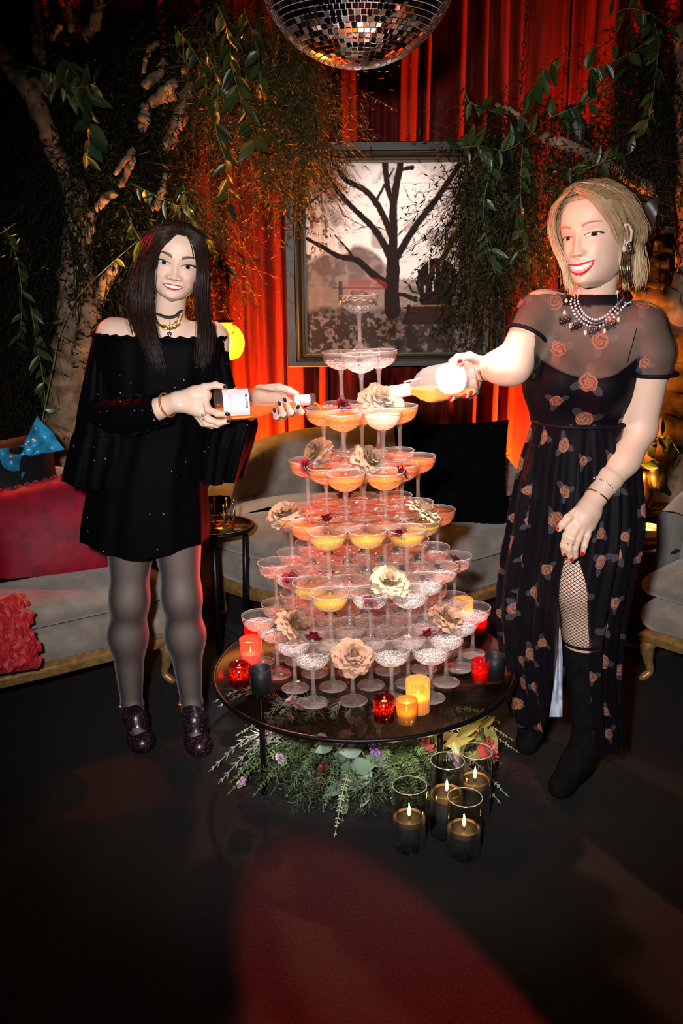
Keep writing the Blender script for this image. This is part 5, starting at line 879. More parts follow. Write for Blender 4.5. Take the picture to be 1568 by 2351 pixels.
hl += finger([(440, 898, -.07), (470, 889, -.088), (495, 884, -.098), (516, 889, -.100)], .0125, .0078)+finger([(468, 912, -.085), (478, 940, -.108), (500, 950, -.122), (521, 951, -.128)], .0118, .0078)+finger([(462, 938, -.088), (478, 962, -.106), (502, 971, -.114), (524, 967, -.114)], .0115, .0075)+finger([(458, 950, -.08), (474, 972, -.088), (498, 976, -.085), (515, 968, -.08)], .0108, .0072)+finger([(448, 948, -.07), (466, 972, -.07), (486, 978, -.06), (500, 970, -.05)], .010, .0068)
V2, F2 = sdf(hl, .0024, .005, .012)
hr = [(V_(582, 935, .075), V_(600, 905, .035), .0285, .0255, .01), (V_(600, 905, .035), V_(640, 908, .024), .025, .022, .012), (V_(606, 915, .034), V_(636, 922, .024), .022, .020, .012)]
hr += finger([(606, 893, .018), (640, 889, -.008), (664, 896, -.022), (681, 904, -.028)], .0125, .0078)+finger([(645, 906, .022), (678, 938, .012), (692, 946, -.022), (684, 933, -.036)], .0105, .0078)+finger([(640, 910, .022), (670, 950, .006), (668, 947, -.036), (655, 919, -.050)], .0110, .0080)+finger([(632, 916, .022), (652, 956, .002), (650, 951, -.046), (642, 927, -.061)], .0108, .0080)+finger([(622, 920, .022), (636, 960, .0), (634, 957, -.050), (630, 942, -.066)], .010, .0075)
V3, F3 = sdf(hr, .0024, .005, .012)
HL = head(SKL, (.36, .045, .075), (.022, .012, .009), (.025, .012, .007), 1.0, mz=-.067, mw=.0275, smile=.0042, gap_u=.0040, gap_l=.0042, eyeh=.0060, browth=.0046, jw=.002, ews=1.12, nosel=.8, shadow=.42, blush=(.85, .32, .34), liner=.0026, slant=.10, nosew=1.18, browz=.0215)
hc = V_(404, 607, .105); MH = np.array((Matrix.Rotation(.17, 3, 'Z') @ Matrix.Rotation(.20, 3, 'Y') @ Matrix.Rotation(.02, 3, 'X'))); HS = .965
HL = (HL[0]*np.array([1.07, 1, 1]), *HL[1:]); HL[0][:, 2] *= np.where(HL[0][:, 2] < 0, .90, 1)
def toL(P): return np.asarray(P)*HS @ MH.T+hc
VH = toL(HL[0]); vb, fb = comb((V1, F1.tolist()), (V2, F2.tolist()), (V3, F3.tolist()), (VH, HL[1]))
cb = np.ones((len(vb), 4)); cb[:, :3] = SKL; cb[-len(VH):] = HL[2]; org = np.array([hip[0][0]+.08, .14, 0])
M_skL = skinmat('fair_skin'); pL = ob('person', (vb-org, fb), M_skL, None, col=cb, loc=org); tag(pL, 'dark-haired woman in black velvet off-shoulder romper pouring from the left bottle', 'person')
def kid(name, VF, m, parent=pL, o=None, **k): return ob(name, (np.asarray(VF[0])-(org if o is None else o), VF[1]), m, parent, **k)
ME_nailb = mdata('fingernail', *sphere(1, 8, 6, (.0052, .0030, .0074)), mat('black_polish', (.012, .010, .022), .12))
for u, v, y, r in ((517, 888, -.108, 1.4), (522, 951, -.137, 1.5), (525, 967, -.121, 1.4), (684, 934, -.045, .5), (654, 918, -.059, -.4), (641, 926, -.070, -.4), (630, 942, -.074, -.2)): nail(pL, ME_nailb, u, v, y, r)
# sheer tights
def tightsmat():
    m, nt, N, L, b = _new('sheer_black_tights'); lw = N.new('ShaderNodeLayerWeight'); lw.inputs[0].default_value = .5; r = N.new('ShaderNodeValToRGB'); r.color_ramp.elements[0].color = (.105, .078, .066, 1); r.color_ramp.elements[1].color = (.006, .005, .006, 1); r.color_ramp.elements[0].position = .0; r.color_ramp.elements[1].position = .46
    L.new(lw.outputs['Facing'], r.inputs[0]); L.new(r.outputs[0], b.inputs['Base Color']); b.inputs['Roughness'].default_value = .55; b.inputs['Specular IOR Level'].default_value = .3; b.inputs['Sheen Weight'].default_value = .15; return m
tv, tf = sdf([(p[0], p[1], p[2]+.0028, p[3]+.0028, p[4]) for p in legs], .0065, .03); kid('tights', (tv, tf.tolist()), tightsmat())
# velvet
def blackvelvet():
    m, nt, N, L, b = _new('black_glitter_velvet'); tc = N.new('ShaderNodeTexCoord'); v = N.new('ShaderNodeTexVoronoi'); v.inputs['Scale'].default_value = 34; lt = N.new('ShaderNodeMath'); lt.operation = 'LESS_THAN'; lt.inputs[1].default_value = .055; L.new(tc.outputs['Object'], v.inputs['Vector']); L.new(v.outputs['Distance'], lt.inputs[0])
    mx = N.new('ShaderNodeMixRGB'); mx.inputs[1].default_value = (.0010, .0010, .0014, 1); mx.inputs[2].default_value = (.35, .35, .38, 1); L.new(lt.outputs[0], mx.inputs[0]); L.new(mx.outputs[0], b.inputs['Base Color']); b.inputs['Roughness'].default_value = .6; b.inputs['Specular IOR Level'].default_value = .025; b.inputs['Sheen Weight'].default_value = .012; b.inputs['Sheen Roughness'].default_value = .3; b.inputs['Sheen Tint'].default_value = (.5, .65, .9, 1); return m
M_bv = blackvelvet()
rom = loft([(770, 778, 214, 521, .14, .105, .4), (790, 798, 212, 522, .14, .115, .8), (850, 850, 222, 512, .14, .120, 1), (930, 930, 236, 492, .14, .115, 1), (1000, 1000, 236, 482, .145, .115, 1), (1060, 1060, 220, 474, .15, .125, 1), (1120, 1120, 202, 474, .155, .135, 1.0), (1190, 1190, 189, 477, .155, .140, 1.2), (1232, 1236, 186, 476, .155, .140, 1.5)], 96, .0030, 11)
b_ = rom[-1]; a_ = np.arange(96)*2*PI/96; fz = np.clip(-np.sin(a_), 0, 1); rom[-8:, :, 2] -= (np.linspace(0, 1, 8)[:, None]**1.5)*(.030*fz*np.exp(-(np.cos(a_)/.62)**2)+.0)[None]; kid('romper', grid(rom, closed_u=True), M_bv)
kid('neckline_frill', tube(rom[0]+np.array([0, 0, .004])+np.stack([0*a_, 0*a_, .0035*np.sin(31*a_)], -1), .0068, 6, closed=True), M_bv)
sl = loft([(782, 782, 213, 268, .145, .050, .3), (850, 850, 200, 272, .14, .060, .8), (930, 930, 184, 290, .12, .072, 1), (985, 985, 174, 300, .10, .074, .6), (1000, 1000, 168, 305, .10, .080, 1), (1050, 1050, 158, 300, .10, .088, 1.6), (1098, 1112, 150, 284, .10, .090, 2.2)], 64, .0034, 9, 1); kid('bell_sleeve', grid(sl, closed_u=True), M_bv)
P_ = smoothpath([(*V_(225, 950, .10), .055), (*V_(290, 955, .02), .058), (*V_(345, 945, -.03), .050), (*V_(376, 935, -.055), .047)], 24); kid('forearm_sleeve', tube(P_[:, :3], P_[:, 3]*(1+.05*np.sin(np.arange(24)*1.7)), 24, False), M_bv)
sr = loft([(788, 788, 470, 523, .145, .048, .3), (850, 850, 478, 530, .14, .050, .8), (910, 905, 490, 548, .135, .055, 1), (965, 960, 480, 588, .12, .065, 1.1), (1010, 1000, 472, 584, .11, .070, 1.3), (1060, 1050, 468, 568, .11, .070, 1.8), (1106, 1096, 465, 554, .11, .070, 2.2)], 64, .0040, 8, 2); kid('bell_sleeve', grid(sr, closed_u=True), M_bv)
# jewellery
bvL = BVHTree.FromPolygons([Vector(v) for v in vb], [tuple(f) for f in fb])
def surf(bv, u, v, off=.003, y=None):
    d = Vector(ray(u, v)).normalized(); h = bv.ray_cast(Vector(CAM), d)
    if h[0] is None: return WY(u, v, .1 if y is None else y)
    return np.array(h[0]-d*off)
M_ch = mat('black_lace', (.006, .005, .006), .8)
chk = smoothpath([V_(352, 716, .135), surf(bvL, 366, 722), surf(bvL, 378, 727), surf(bvL, 392, 728), surf(bvL, 404, 724), surf(bvL, 412, 716), V_(420, 708, .125)], 30); kid('choker', tube(chk, .0075, 8, True, .45), M_ch)
n1 = smoothpath([surf(bvL, 358, 728), surf(bvL, 364, 742), surf(bvL, 376, 750), surf(bvL, 392, 752), surf(bvL, 406, 744), surf(bvL, 412, 730), surf(bvL, 415, 718)], 26); nk_ = kid('gold_necklace', tube(n1, .0018, 6), M_gold)
lk = mdata('link', *tube(np.stack([.0060*np.cos(ra[::8]), 0*ra[::8], .0040*np.sin(ra[::8])], -1), .0016, 5, closed=True), M_gold)
for i in range(26): put('link', lk, nk_, n1[i]-org, (.3, .5*math.sin(i*1.9), 0), 1.35 if 8 < i < 18 else .9)
kid('pendant_chain', tube([surf(bvL, 390, 728, .006), surf(bvL, 389, 745, .007), surf(bvL, 389, 764, .006)], .0009, 5), M_gold, nk_, np.zeros(3)+org); hp = surf(bvL, 389, 768, .006)
kid('heart_pendant', xf(comb(sphere(.0048, 8, 6, (1, .7, 1.1), (-.0028, 0, .002)), sphere(.0048, 8, 6, (1, .7, 1.1), (.0028, 0, .002)), sphere(.0042, 8, 6, (1, .6, 1.5), (0, 0, -.0025))), hp), mat('silver_metal', (.8, .8, .82), .15, 1), nk_)
def ring_at(c, ax_, r, th, m, name, parent, o, seg=26):
    q = Vector(ax_).to_track_quat('Z', 'Y').to_matrix(); a = np.arange(seg)*2*PI/seg; P = np.stack([r*np.cos(a), r*np.sin(a), 0*a], -1) @ np.array(q).T+np.asarray(c); return ob(name, (tube(P, th, 6, closed=True)[0]-o, tube(P, th, 6, closed=True)[1]), m, parent)
axw = V_(408, 921, -.068)-V_(360, 940, -.042); ring_at(V_(384, 930, -.055), axw, .0345, .0030, mat('tortoise_bangle', (.40, .13, .03), .2, .4), 'bangle', pL, org); ring_at(V_(409, 921, -.068), axw, .0285, .0008, M_gold, 'bracelet', pL, org); kid('bracelet_charm', xf(sphere(.0055, 8, 6, (1, .5, 1)), V_(413, 930, -.100)), mat('pearl_charm', (.8, .75, .7), .2)); kid('butterfly_ring', comb(*[xf(sphere(.0038, 8, 6, (1, .5, 1.3)), V_(469+dx, 957+dy, -.110)) for dx, dy in ((0, 0), (-4, -4), (4, -4), (-3, 4), (3, 4))]), mat('rose_jewel', (.5, .2, .22), .15, .6))
# hair
M_hL = hairmat('dark_brown_hair', (.022, .010, .007), (.16, .080, .036), 1.26, .98)
Xh, Yh, Zh = HL[3]; th_ = np.arctan2(Xh, -Yh); hl_ = np.interp(np.abs(th_), [0, .3, .6, .85, 1.05, 1.3, 2, 3.2], [.078, .078, .073, .056, .022, -.012, -.09, -.09]); keep = (Zh > hl_).ravel(); of = 1+.10*np.clip((Zh-hl_)/.04, 0, 1).ravel()
cap = HL[0].copy(); cap[:, :2] *= (of+.03)[:, None]; cap[:, 2] = cap[:, 2]*(1+.06*np.clip((cap[:, 2])/.06, 0, 1))+.002; Vc, Fc, _ = cull(toL(cap), HL[1], keep); hairL = kid('hair', (Vc, Fc.tolist()), M_hL)
def hg(*pts): return [toL(p) if len(p) == 3 and max(abs(q) for q in p) < .5 else V_(*p) for p in pts]
part = (.006, -.080, .104)
gl = [hg((.004, -.088, .098), (-.040, -.098, .070), (-.066, -.075, .02), (345, 690, .035), (356, 770, -.005), (388, 890, -.020)), hg((.004, -.075, .110), (-.058, -.080, .075), (-.080, -.055, .0), (332, 700, .05), (346, 775, .005), (374, 885, -.012)), hg((0, -.045, .120), (-.068, -.050, .075), (-.090, -.020, -.01), (318, 700, .08), (328, 765, .03), (356, 850, .0)), hg((0, -.01, .124), (-.076, -.01, .07), (-.097, .02, -.02), (300, 690, .11), (306, 740, .08), (330, 810, .03)), hg((0, .04, .118), (-.070, .05, .06), (-.088, .06, -.03), (312, 690, .15), (325, 740, .17), (345, 800, .16))]
gr = [hg((.008, -.088, .098), (.046, -.096, .066), (.072, -.062, .0), (455, 690, .045), (458, 770, .005), (450, 872, -.012)), hg((.008, -.075, .110), (.060, -.075, .072), (.082, -.040, -.01), (465, 700, .06), (472, 780, .012), (464, 872, -.005)), hg((.005, -.045, .120), (.072, -.045, .07), (.092, -.010, -.02), (472, 700, .09), (486, 775, .04), (474, 850, .01)), hg((.004, .0, .124), (.074, .01, .06), (.088, .04, -.03), (464, 690, .13), (486, 755, .09), (484, 805, .05))]
VF = comb(hairstrands(gl, 800, .0010, .0085, 1, .32), hairstrands(gr, 700, .0010, .0085, 2, .32), hairstrands([hg((-.004, -.090, .095), (-.030, -.106, .066), (-.052, -.102, .03), (350, 640, .030), (358, 690, .035)), hg((-.012, -.086, .099), (-.042, -.102, .062), (-.060, -.092, .03), (346, 640, .035), (352, 700, .04))], 34, .0009, .004, 3), hairstrands([gl[3], gl[2]], 70, .0007, .016, 5, .3)); kid('hair_lengths', VF, M_hL, hairL)
# glitter platform sandals
def glit():
    m, nt, N, L, b = _new('dark_glitter'); tc = N.new('ShaderNodeTexCoord'); v = N.new('ShaderNodeTexVoronoi'); v.inputs['Scale'].default_value = 620; r = N.new('ShaderNodeValToRGB'); r.color_ramp.elements[0].color = (.008, .004, .007, 1); r.color_ramp.elements[1].color = (.45, .22, .32, 1); r.color_ramp.elements[0].position = .80; r.color_ramp.elements[1].position = .97
    L.new(tc.outputs['Object'], v.inputs['Vector']); L.new(v.outputs['Color'], r.inputs[0]); L.new(r.outputs[0], b.inputs['Base Color']); b.inputs['Roughness'].default_value = .3; b.inputs['Metallic'].default_value = .3; return m
M_gl = glit()
for i in (0, 1):
    A, Bb = ank[i], ball_[i]; gz = Bb.copy(); gz[2] = .0; toe = Bb+(Bb-A)*np.array([.22, .22, 0]); h0 = np.array([A[0]-.004, A[1]+.035, 0])
    hl_t = np.array([A[0], A[1]+.022, max(.05, A[2]-.055)]); sole_ = np.array([0, 0, -.022])
    sv, sf = sdf([(np.array([Bb[0], Bb[1]+.02, .018]), np.array([toe[0], toe[1]-.004, .016]), .036, .036, .01), (np.array([Bb[0]-.016, Bb[1]+.012, .018]), np.array([Bb[0]+.016, Bb[1]-.012, .018]), .033, .033, .02), (Bb+sole_+np.array([0, .03, 0]), hl_t+np.array([0, -.01, -.012]), .024, .020, .02)], .005, .02)
    sv[:, 2] = np.clip(sv[:, 2], 0, None); sv = sv[:]; sh = kid('shoe', (sv, sf.tolist()), M_gl)
    vv, ff = sdf([(p[0], p[1], p[2]+.008, p[3]+.010, .02) for p in legs[5*i+3:5*i+5]], .005, .02); vv, ff, _ = cull(vv, ff, (vv[:, 1] < Bb[1]+.040) & (vv[:, 1] > Bb[1]-.016)); kid('toe_band', (vv, ff.tolist()), M_gl, sh)
    kid('heel_counter', tube([A+np.array([-.036, .0, -.01]), A+np.array([-.030, .034, -.02]), A+np.array([0, .046, -.022]), A+np.array([.030, .034, -.02]), A+np.array([.036, 0, -.01])], .007, 8, True), M_gl, sh)
    kid('heel', tube([h0+[0, 0, .0], h0+[0, -.004, .05], np.array([A[0], A[1]+.028, max(.07, A[2]-.045)])], [.006, .008, .024], 10), M_gl, sh); ring_at(A+np.array([0, 0, .006]), (0, -.25, 1), .0400, .0045, M_gl, 'ankle_strap', sh, org); kid('buckle', xf(box(.010, .004, .012), A+np.array([-.034, -.026, .010])), M_gold, sh)
# ------------------------------------------------------------------ blonde woman on the right
SKR = (.50, .325, .245)
gS, gE, gW = V_(1236, 712, -.14), V_(1176, 842, -.20), V_(1108, 845, -.155)
rS, rE, rW = V_(1482, 752, -.20), V_(1468, 985, -.19), V_(1368, 1142, -.27)
kn, an, tb = V_(1326, 1345, -.19), V_(1352, 1700, -.14), V_(1288, 1800, -.235)
nkR, ntR = V_(1366, 700, -.16), V_(1376, 640, -.19)
pelv = (V_(1290, 1120, -.10), V_(1375, 1120, -.10))
legR = [(V_(1295, 1150, -.03), V_(1258, 1380, .05), .080, .056, .03), (V_(1258, 1380, .05), V_(1240, 1640, .09), .056, .036, .03), (V_(1340, 1150, -.12), kn, .088, .062, .03), (kn, V_(1342, 1450, -.165), .062, .057, .03), (V_(1342, 1450, -.165), an, .057, .036, .03)]
bR = legR+[(*pelv, .105, .105, .05), (V_(1305, 985, -.11), V_(1350, 985, -.11), .098, .098, .05), (V_(1295, 880, -.12), V_(1375, 885, -.14), .108, .108, .05), (V_(1292, 872, -.215), V_(1292, 872, -.215), .062, .062, .04), (V_(1382, 884, -.235), V_(1382, 884, -.235), .064, .064, .04), (V_(1290, 790, -.13), V_(1420, 805, -.16), .085, .085, .05), (V_(1258, 712, -.13), V_(1462, 742, -.19), .050, .050, .05), (nkR, ntR, .050, .047, .03),
      (gS, gE, .050, .047, .03), (gE, V_(1150, 842, -.185), .047, .045), (V_(1150, 842, -.185), gW, .045, .029), (rS, V_(1496, 810, -.20), .054, .056, .03), (V_(1496, 810, -.20), rE, .056, .045), (rE, V_(1432, 1055, -.22), .045, .043), (V_(1432, 1055, -.22), rW, .043, .029)]
V1, F1 = sdf(bR, .0065, .02)
h1 = [(V_(1140, 843, -.18), gW, .043, .029, .01), (gW, V_(1082, 834, -.150), .028, .026, .012), (V_(1104, 852, -.150), V_(1088, 846, -.135), .025, .024, .012)]
h1 += finger([(1100, 828, -.170), (1078, 818, -.196), (1062, 820, -.212), (1054, 834, -.222)], .0135, .0088)+finger([(1084, 824, -.135), (1052, 820, -.120), (1036, 830, -.125)], .0115, .0085)+finger([(1084, 838, -.115), (1062, 875, -.085), (1048, 908, -.130), (1036, 915, -.190)], .0112, .0085)+finger([(1090, 842, -.115), (1086, 880, -.085), (1079, 908, -.130), (1069, 908, -.192)], .0112, .0085)+finger([(1098, 846, -.120), (1098, 876, -.095), (1092, 900, -.138), (1083, 902, -.188)], .0102, .0078)
V2, F2 = sdf(h1, .0024, .005, .012)
h2 = [(V_(1400, 1098, -.245), rW, .0385, .0285, .01), (rW, V_(1338, 1186, -.300), .0280, .0310, .012), (V_(1352, 1170, -.285), V_(1330, 1200, -.30), .030, .026, .012), (V_(1358, 1180, -.285), V_(1348, 1204, -.295), .026, .024, .012)]
h2 += finger([(1326, 1172, -.300), (1304, 1190, -.315), (1292, 1204, -.318), (1284, 1214, -.312)], .0125, .0085)+finger([(1318, 1198, -.312), (1300, 1230, -.325), (1294, 1252, -.322), (1296, 1271, -.312)], .0118, .0080)+finger([(1328, 1204, -.314), (1312, 1236, -.330), (1306, 1260, -.328), (1311, 1284, -.318)], .0120, .0080)+finger([(1340, 1206, -.310), (1327, 1238, -.326), (1320, 1258, -.324), (1321, 1277, -.316)], .0116, .0078)+finger([(1352, 1204, -.302), (1348, 1230, -.316), (1342, 1252, -.316), (1337, 1271, -.310)], .0106, .0072)
V3, F3 = sdf(h2, .0024, .005, .012)
HR_ = head(SKR, (.44, .012, .022), (.17, .085, .045), (.035, .018, .010), .97, mz=-.068, mw=.0345, smile=.0135, gap_u=.0050, gap_l=.0110, lipu=.0050, lipl=.0075, eyeh=.0050, browth=.0030, shadow=.28, blush=(.85, .34, .30), liner=.0018, jaw=.004, gaze=.0035, browz=.0215, nosel=1.25, nosew=1.0, jw=.0015, ews=1.06)
hcR = V_(1364, 547, -.205); MR = np.array((Matrix.Rotation(-.70, 3, 'Z') @ Matrix.Rotation(-.15, 3, 'Y') @ Matrix.Rotation(-.03, 3, 'X'))); HSR = 1.07
HR_ = (HR_[0].copy(), *HR_[1:]); HR_[0][:, 2] *= np.where(HR_[0][:, 2] < 0, .95, 1)
def toR(P): return np.asarray(P)*HSR @ MR.T+hcR
VH = toR(HR_[0])
ear = comb(sphere(1, 14, 10, (.007, .017, .031), (.073, .008, -.008)), tube([(.079, -.004, -.026), (.083, .014, -.020), (.084, .022, .002), (.081, .012, .018), (.077, -.004, .016)], .0036, 6), sphere(.0085, 10, 8, (.6, 1, 1), (.074, -.002, -.036)))
VE = toR(ear[0]); vb, fb = comb((V1, F1.tolist()), (V2, F2.tolist()), (V3, F3.tolist()), (VE, ear[1]), (VH, HR_[1])); cb = np.ones((len(vb), 4)); cb[:, :3] = SKR; cb[-len(VH):] = HR_[2]; orgR = np.array([pelv[0][0]+.05, -.10, 0])
pR = ob('person', (vb-orgR, fb), M_skL, None, col=cb, loc=orgR); tag(pR, 'blonde woman in sheer black rose-print dress pouring the frosty bottle', 'person'); bvR = BVHTree.FromPolygons([Vector(v) for v in vb], [tuple(f) for f in fb])
def kidR(name, VF, m, parent=pR, **k): return ob(name, (np.asarray(VF[0])-orgR, VF[1]), m, parent, **k)
ME_nailr = mdata('fingernail', *sphere(1, 8, 6, (.0056, .0032, .0082)), mat('red_polish', (.42, .004, .008), .12))
for u, v, y, r in ((1056, 829, -.229, 1.0), (1034, 914, -.197, .5), (1067, 909, -.199, .5), (1081, 903, -.195, .5), (1283, 1212, -.318, .5), (1297, 1271, -.320, 0), (1312, 1283, -.326, .1), (1337, 1271, -.317, -.2)): nail(pR, ME_nailr, u, v, y, r)
# rose print, drawn by nodes: dusty roses with grey leaves on sheer black
def printmat(nm, sheer):
    m, nt, N, L, b = _new(nm); N.remove(b); out = N['Material Output']; uv = N.new('ShaderNodeUVMap'); uv.uv_map = 'UVMap'; mp = N.new('ShaderNodeMapping'); mp.inputs['Scale'].default_value = (9.2, 9.2, 1); L.new(uv.outputs[0], mp.inputs[0])
    vo = N.new('ShaderNodeTexVoronoi'); vo.voronoi_dimensions = '2D'; vo.inputs['Scale'].default_value = 1; vo.inputs['Randomness'].default_value = .72; L.new(mp.outputs[0], vo.inputs['Vector'])
    sb = N.new('ShaderNodeVectorMath'); sb.operation = 'SUBTRACT'; L.new(mp.outputs[0], sb.inputs[0]); L.new(vo.outputs['Position'], sb.inputs[1]); sx = N.new('ShaderNodeSeparateXYZ'); L.new(sb.outputs[0], sx.inputs[0])
    def M(op, a, b_=None, c=None):
        q = N.new('ShaderNodeMath'); q.operation = op
        for i, v in enumerate((a, b_, c)):
            if v is None: continue
            if isinstance(v, (int, float)): q.inputs[i].default_value = v
            else: L.new(v, q.inputs[i])
        return q.outputs[0]
    sc_ = N.new('ShaderNodeSeparateColor'); L.new(vo.outputs['Color'], sc_.inputs[0]); rnd = sc_.outputs[0]; rn2 = sc_.outputs[1]
    r = vo.outputs['Distance']; ang = M('ARCTAN2', sx.outputs[1], sx.outputs[0]); ang = M('ADD', ang, M('MULTIPLY', rnd, 6.28))
    size = M('MULTIPLY_ADD', rn2, .10, .13); nz = N.new('ShaderNodeTexNoise'); nz.inputs['Scale'].default_value = 5; L.new(mp.outputs[0], nz.inputs['Vector']); rj = M('ADD', r, M('MULTIPLY_ADD', nz.outputs['Fac'], .10, -.05))
    rose_ = M('LESS_THAN', rj, size); n3 = N.new('ShaderNodeTexNoise'); n3.inputs['Scale'].default_value = 9; L.new(mp.outputs[0], n3.inputs['Vector']); swirl = M('SINE', M('ADD', M('ADD', M('MULTIPLY', rj, 62), M('MULTIPLY', n3.outputs['Fac'], 14)), M('MULTIPLY', ang, 1))); swirl = M('MULTIPLY_ADD', swirl, .5, .5)
    lw = M('MULTIPLY', M('POWER', M('ABSOLUTE', M('COSINE', M('MULTIPLY', ang, 1.5))), 3), M('MULTIPLY', size, 2.05)); leaf = M('LESS_THAN', rj, lw); vein = M('MULTIPLY_ADD', M('SINE', M('MULTIPLY', ang, 40)), .25, .75)
    c1 = N.new('ShaderNodeMixRGB'); c1.inputs[1].default_value = (.085, .030, .022, 1); c1.inputs[2].default_value = (.23, .10, .068, 1); L.new(M('POWER', swirl, .7), c1.inputs[0])
    base = (.0030, .0024, .0040, 1); c2 = N.new('ShaderNodeMixRGB'); c2.inputs[1].default_value = base; c2.inputs[2].default_value = (.038, .036, .044, 1); L.new(M('MULTIPLY', leaf, vein), c2.inputs[0]); c3 = N.new('ShaderNodeMixRGB'); L.new(rose_, c3.inputs[0]); L.new(c2.outputs[0], c3.inputs[1]); L.new(c1.outputs[0], c3.inputs[2])
    df = N.new('ShaderNodeBsdfPrincipled'); L.new(c3.outputs[0], df.inputs['Base Color']); df.inputs['Roughness'].default_value = .6; df.inputs['Specular IOR Level'].default_value = .05; df.inputs['Sheen Weight'].default_value = .015; df.inputs['Sheen Tint'].default_value = (.7, .4, .6, 1)
    tr = N.new('ShaderNodeBsdfTransparent'); mx = N.new('ShaderNodeMixShader'); pat = M('MAXIMUM', M('MULTIPLY', leaf, .35), rose_); ca = N.new('ShaderNodeVertexColor'); ca.layer_name = 'Col'; sc2 = N.new('ShaderNodeSeparateColor'); L.new(ca.outputs[0], sc2.inputs[0])
    al = M('MAXIMUM', sc2.outputs[0], M('MULTIPLY', pat, .80)); L.new(al, mx.inputs[0]); L.new(tr.outputs[0], mx.inputs[1]); L.new(df.outputs[0], mx.inputs[2]); L.new(mx.outputs[0], out.inputs[0]); return m
M_print = printmat('sheer_rose_print', 1)
M_slip = mat('black_slip', (.003, .003, .006), .6, 0, .1)
# bodice: follows the torso, arms until the sleeve hems
tors = bR[len(legR):]; off = .006
tv, tf = sdf([(p[0], p[1], p[2]+off, p[3]+off, *(p[4:5])) for p in tors], .0060, .02); zpx = lambda u, v, y: WY(u, v, y)[2]
zneck, zwaist = zpx(1370, 690, -.2), zpx(1330, 985, -.2); slL = gS+(gE-gS)*.46; dL = (gE-gS)/np.linalg.norm(gE-gS); slR = WY(1497, 858, -.2); armR = (tv[:, 0] > slR[0]-.072)
keep = (tv[:, 2] < zneck+.018) & (tv[:, 2] > zwaist) & ~(((tv-slL) @ dL > 0) & (tv[:, 0] < WY(1218, 850, -.2)[0])) & ~(armR & (tv[:, 2] < slR[2]))
bv_, bf_, _ = cull(tv, tf, keep); xs = bv_[:, 0]; xL_, xR_ = WY(1230, 850, -.2)[0], WY(1450, 850, -.2)[0]; tt_ = np.clip((xs-xL_)/(xR_-xL_), 0, 1); zs_ = zpx(1330, 812, -.2)-.055*np.sin(PI*tt_)**.7; slip = (bv_[:, 2] < zs_) & (xs > xL_-.02) & (xs < xR_+.01)
band = np.clip(1-np.abs(bv_[:, 2]-(zneck+.004))/.022, 0, 1); neckband = (band > .2) & (xs > WY(1290, 690, -.2)[0]) & (xs < WY(1440, 690, -.2)[0])
ca_ = np.ones((len(bv_), 3))*.60; ca_[slip] = .86; sw_ = np.clip((zs_-bv_[:, 2])/.012+.5, 0, 1)*((xs > xL_-.02) & (xs < xR_+.01)); ca_ = np.maximum(.60+.26*sw_[:, None]+0*ca_, 0); ca_[neckband] = .92; bodice = kidR('bodice', (bv_, bf_.tolist()), M_print, col=ca_, uv=np.stack([bv_[:, 0]*1.02+.31, bv_[:, 2]*1.02], -1))
sv_, sf_ = sdf([(p[0], p[1], p[2]+.0032, p[3]+.0032, *(p[4:5])) for p in tors[:6]], .0065, .02); kz = zpx(1330, 812, -.2)-.055*np.sin(PI*np.clip((sv_[:, 0]-xL_)/(xR_-xL_), 0, 1))**.7; kp_ = (sv_[:, 2] < kz+.0075) & (sv_[:, 2] > zwaist-.06); sv_[:, 2] = np.minimum(sv_[:, 2], kz); sv_, sf_, _ = cull(sv_, sf_, kp_); kidR('slip', (sv_, sf_.tolist()), M_slip)
for pu in ([(1462, 752), (1452, 790), (1440, 832)],): kidR('slip_strap', tube([surf(bvR, u, v, .003, -.2) for u, v in pu], .0040, 6, True, .3), M_slip)
def hem(C0, ax_, r, nm='sleeve_hem', th=.0052): return ring_at(C0, ax_, r, th, M_slip, nm, pR, orgR, 40)
hem(slR, (-.02, 0, 1), .0645); hem(slL, dL, .0555)
# skirt open at the slit
rowsS = [(960, 1226, 1446, 1330, 1330, .105), (990, 1220, 1452, 1330, 1330, .115), (1060, 1204, 1464, 1326, 1328, .135), (1150, 1190, 1470, 1318, 1326, .165), (1235, 1180, 1460, 1304, 1330, .19), (1290, 1172, 1446, 1294, 1346, .205), (1400, 1162, 1424, 1288, 1354, .21), (1500, 1166, 1412, 1282, 1358, .21), (1600, 1178, 1416, 1272, 1364, .205), (1680, 1196, 1420, 1262, 1370, .20)]
R = []
for v, uL, uR, sL, sR, b in rowsS:
    y = -.135; L_, R__ = WY(uL, v, y), WY(uR, v, y); z = (L_[2]+R__[2])/2; R.append((L_[0], R__[0], WY(sL, v, y-b*.8)[0], WY(sR, v, y-b*.8)[0], b, z))
R = smoothpath(R, 70); n = 150; P = []; UV = []
for i, (xl, xr, s_l, s_r, b, z) in enumerate(R):
    xc, a = (xl+xr)/2, (xr-xl)/2; aL, aR = math.asin(max(-1, min(1, (s_l-xc)/a))), math.asin(max(-1, min(1, (s_r-xc)/a))); al = np.linspace(aR, 2*PI+aL, n); k = min(1, i/26)
    d = k*(.008*np.sin(al*19+.3*math.sin(i*.07))+.006*np.sin(al*31+1)+.004*np.sin(al*8)); P.append(np.stack([xc+(a+d)*np.sin(al), -.135-(b+d)*np.cos(al)+.11*min(1, i/45)*(1-np.sin(al))/2, 0*al+z+.006*np.sin(al*5)*k], -1)); UV.append(np.stack([al*.235, 0*al+z*1.05+.02], -1))
P = np.array(P); colS = np.ones((70, n, 3))*.93; colS[48:] = .80; skirt = kidR('skirt', grid(P), M_print, col=colS.reshape(-1, 3), uv=np.array(UV).reshape(-1, 2))
wz = P[1]; kidR('waist_seam', tube(P[2], .0055, 6, False), M_slip)
